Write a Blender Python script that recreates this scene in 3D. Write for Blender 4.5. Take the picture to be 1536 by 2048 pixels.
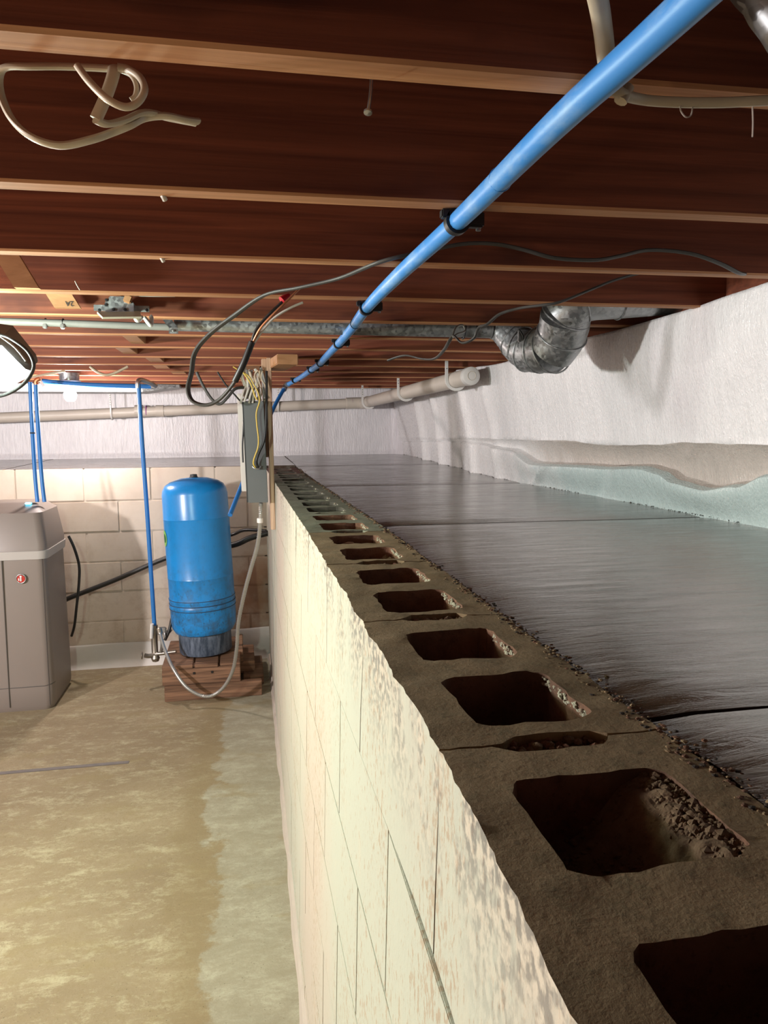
import bpy, bmesh, math, random
from mathutils import Vector, Matrix, noise
from mathutils.geometry import delaunay_2d_cdt
R = random.Random(7)
for o in list(bpy.data.objects): bpy.data.objects.remove(o)
C = bpy.context.scene.collection
PI = math.pi

# ---------------------------------------------------------------- camera
F = 1470.0
CAM = Vector((0, 0, 1.53))
VX, VY, S = 480.0, 860.0, -0.006
a, b = VX - 768, VY - 1024
u = (-F * F - b * (b - S * a)) / (a + b * S)
xw = Vector((u, b + S * (u - a), F)).normalized()      # world axes in (right, down, forward)
yw = Vector((a, b, F)).normalized()
zw = yw.cross(xw).normalized()
if zw.y > 0: zw = -zw
RC = Matrix((xw, yw, zw))                               # (right, down, forward) -> world
def ray(px, py): return RC @ Vector((px - 768, py - 1024, F))
def at(px, py, Y): r = ray(px, py); return CAM + r * (Y / r.y)
def atz(px, py, Z): r = ray(px, py); return CAM + r * ((Z - CAM.z) / r.z)
def atx(px, py, X): r = ray(px, py); return CAM + r * (X / r.x)

cd = bpy.data.cameras.new('camera'); cam = bpy.data.objects.new('camera', cd); C.objects.link(cam)
cd.sensor_fit = 'VERTICAL'; cd.sensor_height = 36.0; cd.lens = 36.0 * F / 2048.0
cd.clip_start = 0.02
right, down, fwd = RC.col[0], RC.col[1], RC.col[2]
m = Matrix((right, -Vector(down), -Vector(fwd))).transposed().to_4x4(); m.translation = CAM
cam.matrix_world = m
bpy.context.scene.camera = cam

# ---------------------------------------------------------------- light
sc = bpy.context.scene
sc.view_settings.view_transform = 'Standard'; sc.view_settings.look = 'None'
sc.view_settings.gamma = 1; sc.view_settings.use_curve_mapping = False
sc.view_settings.exposure = 0.42
w = bpy.data.worlds.new('world'); sc.world = w; w.use_nodes = True
w.node_tree.nodes['Background'].inputs[0].default_value = (.30, .34, .4, 1)
w.node_tree.nodes['Background'].inputs[1].default_value = 0.02
def point(name, loc, e, col, r=.05):
    d = bpy.data.lights.new(name, 'POINT'); d.energy = e; d.color = col; d.shadow_soft_size = r
    o = bpy.data.objects.new(name, d); C.objects.link(o); o.location = loc; return o
def spot(name, loc, tgt, e, col, ang, r=.05, blend=.3):
    d = bpy.data.lights.new(name, 'SPOT'); d.energy = e; d.color = col; d.shadow_soft_size = r
    d.spot_size = math.radians(ang); d.spot_blend = blend
    o = bpy.data.objects.new(name, d); C.objects.link(o); o.location = loc
    o.rotation_euler = (Vector(tgt) - Vector(loc)).to_track_quat('-Z', 'Y').to_euler(); return o
point('work_lamp_light', (-.80, 1.93, 1.62), 27, (.80, 1.0, .85), .04)
point('added_key_light', (-2.6, 1.60, 1.60), 270, (1.0, .95, .95), .07)  # added off-frame key light, evens out wall and foil brightness
point('near_bulb_light', (-1.15, .55, 1.12), 5.5, (1.0, .80, .58), .05)
spot('floor_fill_spot', (-1.3, 1.9, 1.7), (-.3, 1.5, 0), 40, (.80, 1.0, .60), 120, .12, .6)  # added unseen spot that throws green-tinted light onto the floor
point('far_bulb_light', (-.996, 4.62, 1.71), 30, (1.0, .86, .80), .035)

# ---------------------------------------------------------------- materials
class N:
    def __init__(s, name):
        s.m = bpy.data.materials.new(name); s.m.use_nodes = True
        s.t = s.m.node_tree; s.b = s.t.nodes['Principled BSDF']
        s.pos = s.t.nodes.new('ShaderNodeNewGeometry').outputs['Position']
    def n(s, ty, **k):
        x = s.t.nodes.new(ty)
        for a_, v in k.items(): setattr(x, a_, v)
        return x
    def link(s, a_, b_): s.t.links.new(a_, b_)
    def put(s, sock, v):
        if hasattr(v, 'is_output') or isinstance(v, bpy.types.NodeSocket): s.link(v, sock)
        else: sock.default_value = (*v, 1) if isinstance(v, tuple) and len(v) == 3 and sock.type == 'RGBA' else v
    def scaled(s, sx, sy, sz, off=(0, 0, 0), src=None):
        x = s.n('ShaderNodeMapping'); s.link(src or s.pos, x.inputs[0]); x.inputs['Scale'].default_value = (sx, sy, sz); x.inputs['Location'].default_value = off
        return x.outputs[0]
    def noise(s, scale, detail=4, rough=.55, st=(1, 1, 1), off=(0, 0, 0), dist=0, src=None):
        x = s.n('ShaderNodeTexNoise'); s.link(s.scaled(*st, off=off, src=src), x.inputs['Vector'])
        x.inputs['Scale'].default_value = scale; x.inputs['Detail'].default_value = detail
        x.inputs['Roughness'].default_value = rough; x.inputs['Distortion'].default_value = dist
        return x.outputs['Fac']
    def voro(s, scale, st=(1, 1, 1), feature='F1', out='Distance'):
        x = s.n('ShaderNodeTexVoronoi', feature=feature); s.link(s.scaled(*st), x.inputs['Vector']); x.inputs['Scale'].default_value = scale
        return x.outputs[out]
    def ramp(s, v, *stops):
        x = s.n('ShaderNodeValToRGB'); s.link(v, x.inputs[0]); e = x.color_ramp.elements
        while len(e) < len(stops): e.new(.5)
        for k, (p, c) in enumerate(stops):
            e[k].position = p; e[k].color = (*c, 1) if isinstance(c, tuple) else (c, c, c, 1)
        return x.outputs[0]
    def mix(s, f, c1, c2, mode='MIX'):
        x = s.n('ShaderNodeMix', data_type='RGBA', blend_type=mode)
        s.put(x.inputs[0], f); s.put(x.inputs[6], c1); s.put(x.inputs[7], c2); return x.outputs[2]
    def math(s, op, a_, b_=0.0, c_=None):
        x = s.n('ShaderNodeMath', operation=op); s.put(x.inputs[0], a_); s.put(x.inputs[1], b_)
        if c_ is not None: s.put(x.inputs[2], c_)
        return x.outputs[0]
    def axis(s, k):
        x = s.n('ShaderNodeSeparateXYZ'); s.link(s.pos, x.inputs[0]); return x.outputs[k]
    def bump(s, h, st=.3, dist=.01, nrm=None):
        x = s.n('ShaderNodeBump'); x.inputs['Strength'].default_value = st; x.inputs['Distance'].default_value = dist
        s.link(h, x.inputs['Height'])
        if nrm: s.link(nrm, x.inputs['Normal'])
        s.link(x.outputs[0], s.b.inputs['Normal']); return x.outputs[0]
    def fin(s, col, rough=.7, metal=0.0, spec=.5, **k):
        s.put(s.b.inputs['Base Color'], col); s.put(s.b.inputs['Roughness'], rough); s.put(s.b.inputs['Metallic'], metal)
        s.b.inputs['Specular IOR Level'].default_value = spec
        return s.m
def simple(name, c, rough=.5, metal=0.0, var=.15, scale=30, bump=.0, spec=.5, c2=None):
    n = N(name); f = n.noise(scale, 4)
    d = c2 or tuple(x * (1 - var) for x in c)
    if bump: n.bump(n.noise(scale * 3, 3), bump, .002)
    return n.fin(n.mix(f, d, c), rough, metal, spec)
M = {}
def wood(name, c_dark, c_light, knots=True, grain=(1.2, 30, 55), rough=.65, stain=None):
    n = N(name)
    oi = n.n('ShaderNodeObjectInfo'); rv = n.n('ShaderNodeVectorMath', operation='ADD')
    sc_ = n.n('ShaderNodeVectorMath', operation='SCALE'); n.link(oi.outputs['Location'], sc_.inputs[0]); sc_.inputs['Scale'].default_value = 3.1
    n.link(n.pos, rv.inputs[0]); n.link(sc_.outputs[0], rv.inputs[1]); n.pos = rv.outputs[0]
    g = n.noise(1.0, 5, .6, grain, dist=.6)
    g2 = n.noise(1.0, 3, .5, (grain[0] * .35, grain[1] * .3, grain[2] * .3), off=(3, 1, 2), dist=2.5)
    col = n.mix(n.ramp(g, (.3, 0.0), (.7, 1.0)), c_dark, c_light)
    col = n.mix(n.ramp(g2, (.38, .3), (.6, 0.0)), col, tuple(x * .45 for x in c_dark))
    if knots:
        v = n.voro(1.0, (1.6, 2.1, 5.5)); k = n.ramp(v, (.03, 1.0), (.11, 0.0))
        col = n.mix(n.math('MULTIPLY', k, .85), col, tuple(x * .25 for x in c_dark))
    if stain: col = n.mix(n.ramp(n.noise(2.2, 4, .6, (1, 1, 2.5), off=(5, 5, 0)), (.58, 0.0), (.72, .7)), col, stain)
    n.bump(g, .25, .003)
    return n.fin(col, rough, 0, .3)
M['joist'] = wood('red_stained_fir', (.14, .040, .023), (.31, .095, .048), stain=(.05, .016, .014))
M['joist_edge_lit'] = wood('sawn_joist_edge_lit', (.42, .18, .08), (.66, .34, .17), knots=False, grain=(1.5, 60, 60))  # tan sawn edge, its colour also brightened for lamplight from below
M['board'] = wood('pale_fir', (.36, .17, .075), (.58, .31, .15), grain=(6, 40, 25))
M['oldboard'] = wood('weathered_skid_wood', (.09, .05, .032), (.36, .20, .12), knots=False, grain=(3, 60, 70))
M['stripboard'] = wood('pale_strip_wood', (.40, .24, .15), (.66, .48, .34), knots=False, grain=(60, 60, 2))
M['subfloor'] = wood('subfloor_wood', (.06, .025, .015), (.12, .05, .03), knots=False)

def concrete(name, c1, c2, c3, rough=.9, bs=.5, sc1=3):
    n = N(name); f = n.noise(sc1, 6, .65); g = n.noise(sc1 * 6, 8, .78, off=(4, 2, 1)); h = n.noise(180, 2, .6)
    col = n.mix(n.ramp(f, (.35, 0.0), (.65, 1.0)), c1, c2)
    col = n.mix(n.ramp(g, (.5, 0.0), (.72, .8)), col, c3)
    col = n.mix(n.ramp(h, (.62, 0.0), (.72, .5)), col, tuple(x * .4 for x in c1))
    nn = n.bump(g, bs, .003); n.bump(h, bs, .001, nn)
    return n.fin(col, rough, 0, .3)
M['block_raw'] = concrete('raw_block', (.165, .115, .062), (.25, .175, .10), (.105, .085, .045), .92, .5, 5)
M['block_green_lit'] = concrete('green_lit_block', (.13, .125, .085), (.215, .215, .16), (.17, .20, .15), .92, .5, 4)  # green lamp light along the wall top, painted into the concrete colour
M['block_red'] = concrete('dark_red_block', (.09, .045, .035), (.17, .085, .065), (.05, .03, .025), .92, .7, 6)
M['core'] = concrete('core_inside', (.10, .055, .035), (.20, .10, .06), (.05, .03, .022), .95, .8, 8)
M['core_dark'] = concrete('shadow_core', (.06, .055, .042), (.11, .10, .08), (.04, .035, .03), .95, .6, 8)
M['rubble'] = concrete('rubble', (.12, .078, .045), (.21, .14, .082), (.10, .06, .035), .95, .9, 20)
M['mortar'] = concrete('mortar', (.22, .17, .12), (.34, .28, .20), (.15, .12, .08), .95, .8, 20)
M['fringe'] = concrete('pale_mortar_crust', (.36, .35, .25), (.52, .50, .38), (.25, .25, .17), .95, .9, 30)

n = N('painted_block_face')                                # cream and pale green paint, spalled near the top
f = n.noise(1.6, 4, .5, (1, .8, .35)); st = n.noise(1.0, 5, .7, (14, 16, 4)); pit = n.noise(120, 4, .65, (1, 1, .55)); pz = n.noise(5, 5, .7, (1, 1, .35), off=(2, 2, 0))
col = n.mix(n.ramp(f, (.38, 0.0), (.62, 1.0)), (.455, .392, .328), (.41, .42, .35))
col = n.mix(n.ramp(st, (.58, 0.0), (.78, .25)), col, (.60, .46, .32))
col = n.mix(n.ramp(n.math('MULTIPLY', pit, n.math('ADD', pz, .42)), (.52, 0.0), (.60, .75)), col, (.34, .26, .18))
zz = n.axis(2)
zm = n.math('MULTIPLY', n.ramp(n.math('DIVIDE', zz, 1.3), (.86, 0.0), (.985, 1.0)), n.ramp(n.noise(9, 5, .75, (1, 1, .5), off=(7, 0, 0)), (.44, 0.0), (.52, 1.0)))
col = n.mix(n.math('MULTIPLY', zm, .85), col, n.mix(n.ramp(n.noise(90, 3), (.42, 0.0), (.58, 1.0)), (.12, .105, .095), (.52, .45, .36)))
nn = n.bump(pit, .35, .003); n.bump(st, .2, .004, nn)
M['paint_face'] = n.fin(col, .75, 0, .3)

n = N('painted_far_block')
f = n.noise(2.2, 5, .6, (1, 1, .8)); g = n.noise(7, 6, .7, off=(1, 4, 2)); zz = n.axis(2)
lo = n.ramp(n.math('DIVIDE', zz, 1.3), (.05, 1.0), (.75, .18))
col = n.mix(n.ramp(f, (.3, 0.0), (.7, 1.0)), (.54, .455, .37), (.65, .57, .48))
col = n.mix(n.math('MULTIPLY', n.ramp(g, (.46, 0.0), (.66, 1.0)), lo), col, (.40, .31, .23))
rx = n.ramp(n.math('MULTIPLY_ADD', n.axis(0), 1.0, 1.0), (.72, 0.0), (1.0, 1.0))
lo2 = n.ramp(n.math('DIVIDE', zz, 1.3), (.45, 1.0), (.7, 0.0))
col = n.mix(n.math('MULTIPLY', n.math('MULTIPLY', rx, lo2), n.ramp(n.noise(5, 4, .6, off=(0, 0, 9)), (.35, .35), (.6, .9))), col, (.36, .19, .11))
n.bump(g, .25, .004)
M['paint_far'] = n.fin(col, .8, 0, .3)

n = N('basement_concrete_floor')
x_, y_ = n.axis(0), n.axis(1)
f = n.noise(1.3, 7, .68, (1, 1.8, 1)); g = n.noise(6, 12, .86, (1, 1.9, 1), off=(3, 8, 0), dist=.2); h = n.noise(42, 6, .8); sp = n.noise(150, 2, .5)
col = n.mix(n.ramp(f, (.35, 0.0), (.65, 1.0)), (.24, .185, .115), (.32, .26, .165))
col = n.mix(n.ramp(g, (.50, 0.0), (.60, .7)), col, (.46, .42, .28))
col = n.mix(n.ramp(h, (.48, 0.0), (.62, .5)), col, (.24, .185, .10))
wob = n.math('MULTIPLY', n.math('SUBTRACT', n.noise(3.2, 6, .68, off=(1, 1, 1)), .5), .42)
xx = n.math('ADD', x_, wob)
patch = n.ramp(n.math('ADD', n.math('MULTIPLY', xx, 1.0), .5), (.345, 0.0), (.37, 1.0))
band = n.ramp(n.math('ADD', xx, .6), (.30, 0.0), (.38, 1.0), (.45, 1.0), (.475, 0.0))
col = n.mix(n.math('MULTIPLY', patch, .62), col, n.mix(n.ramp(g, (.42, 0.0), (.6, 1.0)), (.30, .29, .22), (.40, .395, .32)))
col = n.mix(n.math('MULTIPLY', band, .6), col, (.24, .185, .10))
stn = n.ramp(n.noise(2.1, 5, .65, (1.2, 2.6, 1), off=(6, 2, 3)), (.55, 0.0), (.63, .75))
col = n.mix(n.math('MULTIPLY', stn, .7), col, (.27, .215, .115))
col = n.mix(n.ramp(sp, (.68, 0.0), (.74, .8)), col, (.10, .08, .05))
nn = n.bump(h, .35, .004); n.bump(sp, .3, .002, nn)
M['floor'] = n.fin(col, .82, 0, .25)

n = N('wet_crawl_slab')
f = n.noise(2.0, 5, .6, (1, 1.5, 1)); g = n.noise(9, 6, .7, (.8, 4.5, 1), dist=.5); h = n.noise(90, 3, .6, (1, 2, 1)); dk = n.noise(2.4, 5, .65, (1.1, 1.6, 1), off=(9, 3, 1))
edge = n.ramp(n.math('MULTIPLY_ADD', dk, .35, n.math('SUBTRACT', n.axis(0), .50)), (.06, 1.0), (.36, 0.0))
col = n.mix(n.ramp(f, (.35, 0.0), (.7, 1.0)), (.11, .094, .078), (.18, .16, .14))
col = n.mix(n.math('MULTIPLY', edge, .8), col, (.065, .042, .025))
col = n.mix(n.ramp(g, (.52, 0.0), (.62, .3)), col, (.24, .22, .20))
nn = n.bump(g, .45, .003); n.bump(h, .1, .0006, nn)
M['slab'] = n.fin(col, n.ramp(g, (.35, .07), (.65, .24)), 0, 1.0)
M['slab_edge'] = simple('slab_dirt', (.035, .022, .014), .9, 0, .5, 60, .6)

def foil(name, base, st=(1, 1, 1), teal=False):
    n = N(name)
    fine = n.voro(130, (1, 1, .35)); ver = n.noise(1, 3, .6, (46, 46, 5)); big = n.noise(5, 3, .5, (1, 1, .6))
    dots = n.noise(210, 2, .6, (1, 1, .6))
    col = n.mix(n.ramp(ver, (.35, 0.0), (.65, 1.0)), tuple(x * .93 for x in base), base)
    fine = n.math('SUBTRACT', 1.0, fine)
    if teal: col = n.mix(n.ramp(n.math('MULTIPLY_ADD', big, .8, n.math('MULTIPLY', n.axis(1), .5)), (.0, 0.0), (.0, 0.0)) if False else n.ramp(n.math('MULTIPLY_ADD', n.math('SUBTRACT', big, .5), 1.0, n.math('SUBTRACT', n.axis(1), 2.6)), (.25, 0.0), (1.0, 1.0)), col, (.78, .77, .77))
    nn = n.bump(ver, .4, .006); nn = n.bump(fine, .35, .003, nn); n.bump(dots, .6, .003, nn)
    return n.fin(col, n.ramp(fine, (.3, .4), (.9, .18)), .0, 1.0)
M['foil'] = foil('white_foil_sheet', (.86, .85, .86))
M['foil_low_cool_lit'] = foil('lower_foil_cool_lit', (.50, .605, .60), teal=True)  # teal stands for cool light on the lower sheet, fading with distance
M['foil_fold_shade'] = foil('foil_fold_shaded', (.52, .47, .43), teal=True)  # browner, darker foil: shade under the fold painted into the colour
n = N('far_foil'); rib = n.noise(1, 3, .6, (75, 60, 9)); dd = n.voro(120, (1, 1, .4))
nn = n.bump(rib, .6, .008); n.bump(dd, .3, .003, nn)
M['foil_far'] = n.fin(n.mix(n.ramp(rib, (.35, 0.0), (.65, 1.0)), (.74, .72, .75), (.84, .82, .85)), .4, 0, .7)

n = N('galvanised_steel'); v = n.voro(105, out='Color'); vv = n.n('ShaderNodeRGBToBW'); n.link(v, vv.inputs[0]); ns = n.noise(12, 4)
col = n.mix(vv.outputs[0], (.24, .25, .26), (.56, .58, .59)); col = n.mix(n.ramp(ns, (.4, 0.0), (.7, .5)), col, (.30, .31, .32))
M['galv'] = n.fin(col, n.ramp(vv.outputs[0], (.2, .30), (.8, .52)), .72, .5)
def blue_pex():
    n = N('dusty_blue_pex'); f = n.noise(20, 6, .7, (1, .35, 1))
    col = n.mix(n.ramp(f, (.48, 0.0), (.68, .6)), (.05, .24, .60), (.28, .44, .62))
    return n.fin(col, .42, 0, .5)
M['blue_dusty'] = blue_pex()
M['blue'] = simple('blue_pex', (.025, .19, .55), .38, 0, .1)
n = N('tank_blue'); g = n.noise(14, 6, .7); g2 = n.noise(70, 4, .7, (1, 1, .5)); zz = n.axis(2)
gr = n.ramp(zz, (.38, 1.0), (.80, .12))
col = n.mix(n.math('MULTIPLY', n.ramp(g, (.44, 0.0), (.62, .8)), gr), (.012, .25, .66), (.035, .085, .16))
col = n.mix(n.math('MULTIPLY', n.ramp(g2, (.56, 0.0), (.66, .9)), gr), col, (.03, .05, .08))
M['tank'] = n.fin(col, .28, 0, .6)
M['tank_seam'] = simple('tank_grime', (.03, .06, .11), .6, 0, .4, 60)
n = N('tank_base'); g = n.noise(30, 5, .7, (1, 1, .25))
M['skirt'] = n.fin(n.mix(n.ramp(g, (.4, 0.0), (.66, 1.0)), (.028, .045, .075), (.16, .20, .27)), .55)
M['black'] = simple('black_rubber', (.014, .014, .015), .45, 0, .3)
M['blackpipe'] = simple('black_poly_pipe', (.02, .019, .018), .4, 0, .3)
M['cable_grey'] = simple('grey_cable', (.075, .072, .068), .5, 0, .3, 40)
M['cable_lt'] = simple('light_grey_cable', (.30, .29, .27), .5, 0, .2, 40)
M['romex'] = simple('cream_cable', (.60, .50, .36), .45, 0, .35, 25)
M['copper'] = simple('copper_wire', (.75, .32, .17), .35, .9, .3, 60)
M['wirewhite'] = simple('white_wire', (.62, .60, .54), .45, 0, .2)
M['red'] = simple('red_cap', (.45, .01, .02), .45)
M['yellow'] = simple('yellow_wire', (.72, .52, .10), .5, 0, .2)
M['pvc'] = simple('white_pvc', (.70, .63, .55), .4, 0, .18, 9)
M['pvc_white'] = simple('pvc_cap', (.75, .73, .70), .4, 0, .08)
M['purple'] = simple('purple_primer', (.40, .12, .36), .5)
M['softener'] = simple('taupe_plastic', (.235, .20, .178), .42, 0, .07, 6)
M['softener_seam'] = simple('dark_taupe_seam', (.08, .07, .062), .6)
M['softener_band'] = simple('silver_grey_band', (.46, .44, .42), .35, 0, .06, 6)
M['chrome'] = simple('worn_brass_nickel', (.42, .38, .33), .35, .85, .4, 40)
M['steel'] = simple('grey_steel', (.45, .45, .45), .35, .9, .3, 50)
M['flex'] = simple('flexible_conduit', (.50, .50, .48), .4, .7, .25, 40)
M['box_grey'] = simple('grey_enamel', (.145, .16, .163), .42, 0, .1, 10)
M['box_dark'] = simple('dark_grey_enamel', (.035, .038, .04), .5, 0, .1, 10)
M['cream'] = simple('cream_plastic', (.72, .68, .50), .4, 0, .06)
M['white'] = simple('white_paint', (.74, .70, .65), .6, 0, .15, 12, .3)
M['whitep'] = simple('white_plastic', (.78, .77, .75), .4, 0, .05)
M['cove'] = simple('peeling_cove_paint', (.50, .43, .37), .7, 0, .25, 14, .4)
M['tape'] = simple('grey_tape', (.21, .185, .175), .6, 0, .45, 22)
M['lampgrey'] = simple('dark_lamp_housing', (.10, .105, .105), .4, .3, .2, 20)
M['stone'] = simple('tan_stone', (.40, .30, .20), .9, 0, .4, 40, .5)
M['green'] = simple('green_sticker', (.22, .50, .12), .5)
M['greendk'] = simple('dark_green_print', (.03, .16, .05), .5)
M['badge_red'] = simple('red_badge', (.50, .03, .02), .35)
M['web'] = simple('cobweb', (.45, .38, .33), .9)
M['plaster'] = simple('plain_wall', (.50, .46, .41), .9, 0, .15, 3)
def emit(name, col, s, base=(.8, .8, .8)):
    n = N(name); n.fin(base, .4); n.b.inputs['Emission Color'].default_value = (*col, 1); n.b.inputs['Emission Strength'].default_value = s; return n.m
M['bulb'] = emit('lit_bulb_glass', (1, .93, .85), 30)
M['lens'] = emit('lit_lamp_lens', (.95, 1, .97), 8)
M['led'] = emit('cyan_led', (.05, .6, .9), 4)

# ---------------------------------------------------------------- geometry helpers
class MB:
    def __init__(s): s.v, s.f, s.mi, s.mats = [], [], [], []
    def m(s, mat):
        if mat not in s.mats: s.mats.append(mat)
        return s.mats.index(mat)
    def add(s, vs, fs, mat):
        k = len(s.v); s.v += [Vector(v) for v in vs]; i = s.m(mat)
        for f in fs: s.f.append([k + q for q in f]); s.mi.append(i)
        return s
    def box(s, lo, hi, mat, bev=0.0, rot=None, piv=None):
        x0, y0, z0 = lo; x1, y1, z1 = hi
        if bev <= 0:
            vs = [(x, y, z) for z in (z0, z1) for y in (y0, y1) for x in (x0, x1)]
            fs = [(0, 2, 3, 1), (4, 5, 7, 6), (0, 1, 5, 4), (2, 6, 7, 3), (0, 4, 6, 2), (1, 3, 7, 5)]
        else:
            bm = bmesh.new(); bmesh.ops.create_cube(bm, size=1)
            for v in bm.verts: v.co = Vector((x0 + (v.co.x + .5) * (x1 - x0), y0 + (v.co.y + .5) * (y1 - y0), z0 + (v.co.z + .5) * (z1 - z0)))
            bmesh.ops.bevel(bm, geom=bm.edges[:], offset=bev, segments=2, affect='EDGES')
            bm.verts.index_update(); vs = [v.co.copy() for v in bm.verts]; fs = [[v.index for v in f.verts] for f in bm.faces]; bm.free()
        if rot is not None:
            p = Vector(piv) if piv else (Vector(lo) + Vector(hi)) / 2
            vs = [rot @ (Vector(v) - p) + p for v in vs]
        return s.add(vs, fs, mat)
    def tube(s, pts, r, mat, n=10, smooth=6, flat=1.0, upv=(0, 0, 1), caps=True, rfun=None):
        pts = [Vector(p) for p in pts]
        rs = list(r) if isinstance(r, (list, tuple)) else [r] * len(pts)
        if smooth and len(pts) > 2:
            P, Q = [], []
            for i in range(len(pts) - 1):
                p0, p1, p2, p3 = pts[max(i - 1, 0)], pts[i], pts[i + 1], pts[min(i + 2, len(pts) - 1)]
                for k in range(smooth):
                    t = k / smooth
                    P.append(.5 * ((2 * p1) + (p2 - p0) * t + (2 * p0 - 5 * p1 + 4 * p2 - p3) * t * t + (3 * p1 - p0 - 3 * p2 + p3) * t ** 3))
                    Q.append(rs[i] + (rs[i + 1] - rs[i]) * t)
            P.append(pts[-1]); Q.append(rs[-1]); pts, rs = P, Q
        up = Vector(upv); vs, fs = [], []; prev = None
        for i, p in enumerate(pts):
            t = (pts[min(i + 1, len(pts) - 1)] - pts[max(i - 1, 0)]).normalized()
            if prev is None:
                sd = t.cross(up)
                if sd.length < .05: sd = t.cross(Vector((1, 0, 0)))
            else: sd = prev - t * prev.dot(t)
            sd.normalize(); prev = sd.copy(); nn = sd.cross(t).normalized()
            rr = rs[i] if rfun is None else rfun(i, rs[i])
            for k in range(n):
                q = 2 * PI * k / n; vs.append(p + sd * math.cos(q) * rr + nn * math.sin(q) * rr * flat)
        for i in range(len(pts) - 1):
            for k in range(n):
                a_, b_ = i * n + k, i * n + (k + 1) % n; fs.append((a_, b_, b_ + n, a_ + n))
        if caps: fs.append(list(range(n))[::-1]); fs.append([(len(pts) - 1) * n + k for k in range(n)])
        return s.add(vs, fs, mat)
    def lathe(s, prof, o, mat, n=32, axis=(0, 0, 1)):
        o = Vector(o); q = Vector((0, 0, 1)).rotation_difference(Vector(axis).normalized()); vs, fs = [], []
        for r_, z_ in prof:
            for k in range(n): vs.append(o + q @ Vector((r_ * math.cos(2 * PI * k / n), r_ * math.sin(2 * PI * k / n), z_)))
        for i in range(len(prof) - 1):
            for k in range(n):
                a_, b_ = i * n + k, i * n + (k + 1) % n; fs.append((a_, b_, b_ + n, a_ + n))
        if prof[0][0] > 1e-4: fs.append(list(range(n))[::-1])
        if prof[-1][0] > 1e-4: fs.append([(len(prof) - 1) * n + k for k in range(n)])
        return s.add(vs, fs, mat)
    def torus(s, c, r, r2, mat, axis=(0, 0, 1), n=28, m_=8):
        prof = [(r + r2 * math.cos(2 * PI * k / m_), r2 * math.sin(2 * PI * k / m_)) for k in range(m_ + 1)]
        q = Vector((0, 0, 1)).rotation_difference(Vector(axis).normalized()); vs, fs = [], []
        for i in range(m_):
            for k in range(n): vs.append(Vector(c) + q @ Vector((prof[i][0] * math.cos(2 * PI * k / n), prof[i][0] * math.sin(2 * PI * k / n), prof[i][1])))
        for i in range(m_):
            for k in range(n):
                a_, b_ = i * n + k, i * n + (k + 1) % n; c_ = ((i + 1) % m_) * n; fs.append((a_, b_, c_ + (k + 1) % n, c_ + k))
        return s.add(vs, fs, mat)
    def build(s, name, parent=None, smooth=True, origin=None, fix=False):
        if parent is not None: o0 = parent['_w'] if '_w' in parent else parent.location
        elif origin is not None: o0 = origin
        else:
            o0 = Vector([(min(v[i] for v in s.v) + max(v[i] for v in s.v)) / 2 for i in range(3)]); o0.z = min(v.z for v in s.v)
        o0 = Vector(o0)
        me = bpy.data.meshes.new(name); me.from_pydata([v - o0 for v in s.v], [], s.f)
        for mt in s.mats: me.materials.append(M[mt])
        for p, i in zip(me.polygons, s.mi): p.material_index = i
        if fix:
            bm = bmesh.new(); bm.from_mesh(me); bmesh.ops.recalc_face_normals(bm, faces=bm.faces[:]); bm.to_mesh(me); bm.free()
        if smooth:
            me.polygons.foreach_set('use_smooth', [True] * len(me.polygons))
            try: me.set_sharp_from_angle(angle=math.radians(38))
            except Exception: pass
        me.update()
        o = bpy.data.objects.new(name, me); C.objects.link(o)
        if parent is not None: o.parent = parent; o['_w'] = [0.0] * 3 if False else list(o0)
        else: o.location = o0
        return o
ICO = None
def lump(mb, c, s_, mat, seed=0.0, sq=(1, 1, .8)):
    global ICO
    if ICO is None:
        bm = bmesh.new(); bmesh.ops.create_icosphere(bm, subdivisions=1, radius=1); bm.verts.index_update()
        ICO = ([v.co.copy() for v in bm.verts], [[v.index for v in f_.verts] for f_ in bm.faces]); bm.free()
    c = Vector(c); mb.add([c + Vector((v.x * sq[0], v.y * sq[1], v.z * sq[2])) * s_ * (1 + .45 * noise.noise(v * 1.3 + Vector((seed, seed * 1.7, 0)))) for v in ICO[0]], ICO[1], mat)
def tag(o, label, cat, group=None, kind=None):
    o['label'] = label; o['category'] = cat
    if group: o['group'] = group
    if kind: o['kind'] = kind
    return o
def thing(name, loc, label, cat, group=None, kind=None):
    o = bpy.data.objects.new(name, None); C.objects.link(o); o.location = loc; o.empty_display_size = .05
    return tag(o, label, cat, group, kind)
def nz(x, y=0, z=0): return noise.noise(Vector((x, y, z)))
def sst(x, a_, b_):
    t = min(1, max(0, (x - a_) / (b_ - a_))); return t * t * (3 - 2 * t)

# ---------------------------------------------------------------- key levels
J = 1.863        # underside of joists
T = 1.280        # top of the block wall
LEDGE = 1.292
YB = 4.93        # far block wall
YF = 6.25        # far foil wall
def zslab(y): return 1.266 + .05 * sst(y, 3.4, 6.2)
def ztop(y): return T - .015 * (1 - sst(y, .5, 2.1)) - .006 * (1 - sst(y, .2, .56))
def xface(y, z): return .157 - .018 * (1 - sst(y, .15, .65)) - (1 - z / T) * .032 * max(0, 1 - max(0, y - 1.8) / 3.0)

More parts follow.
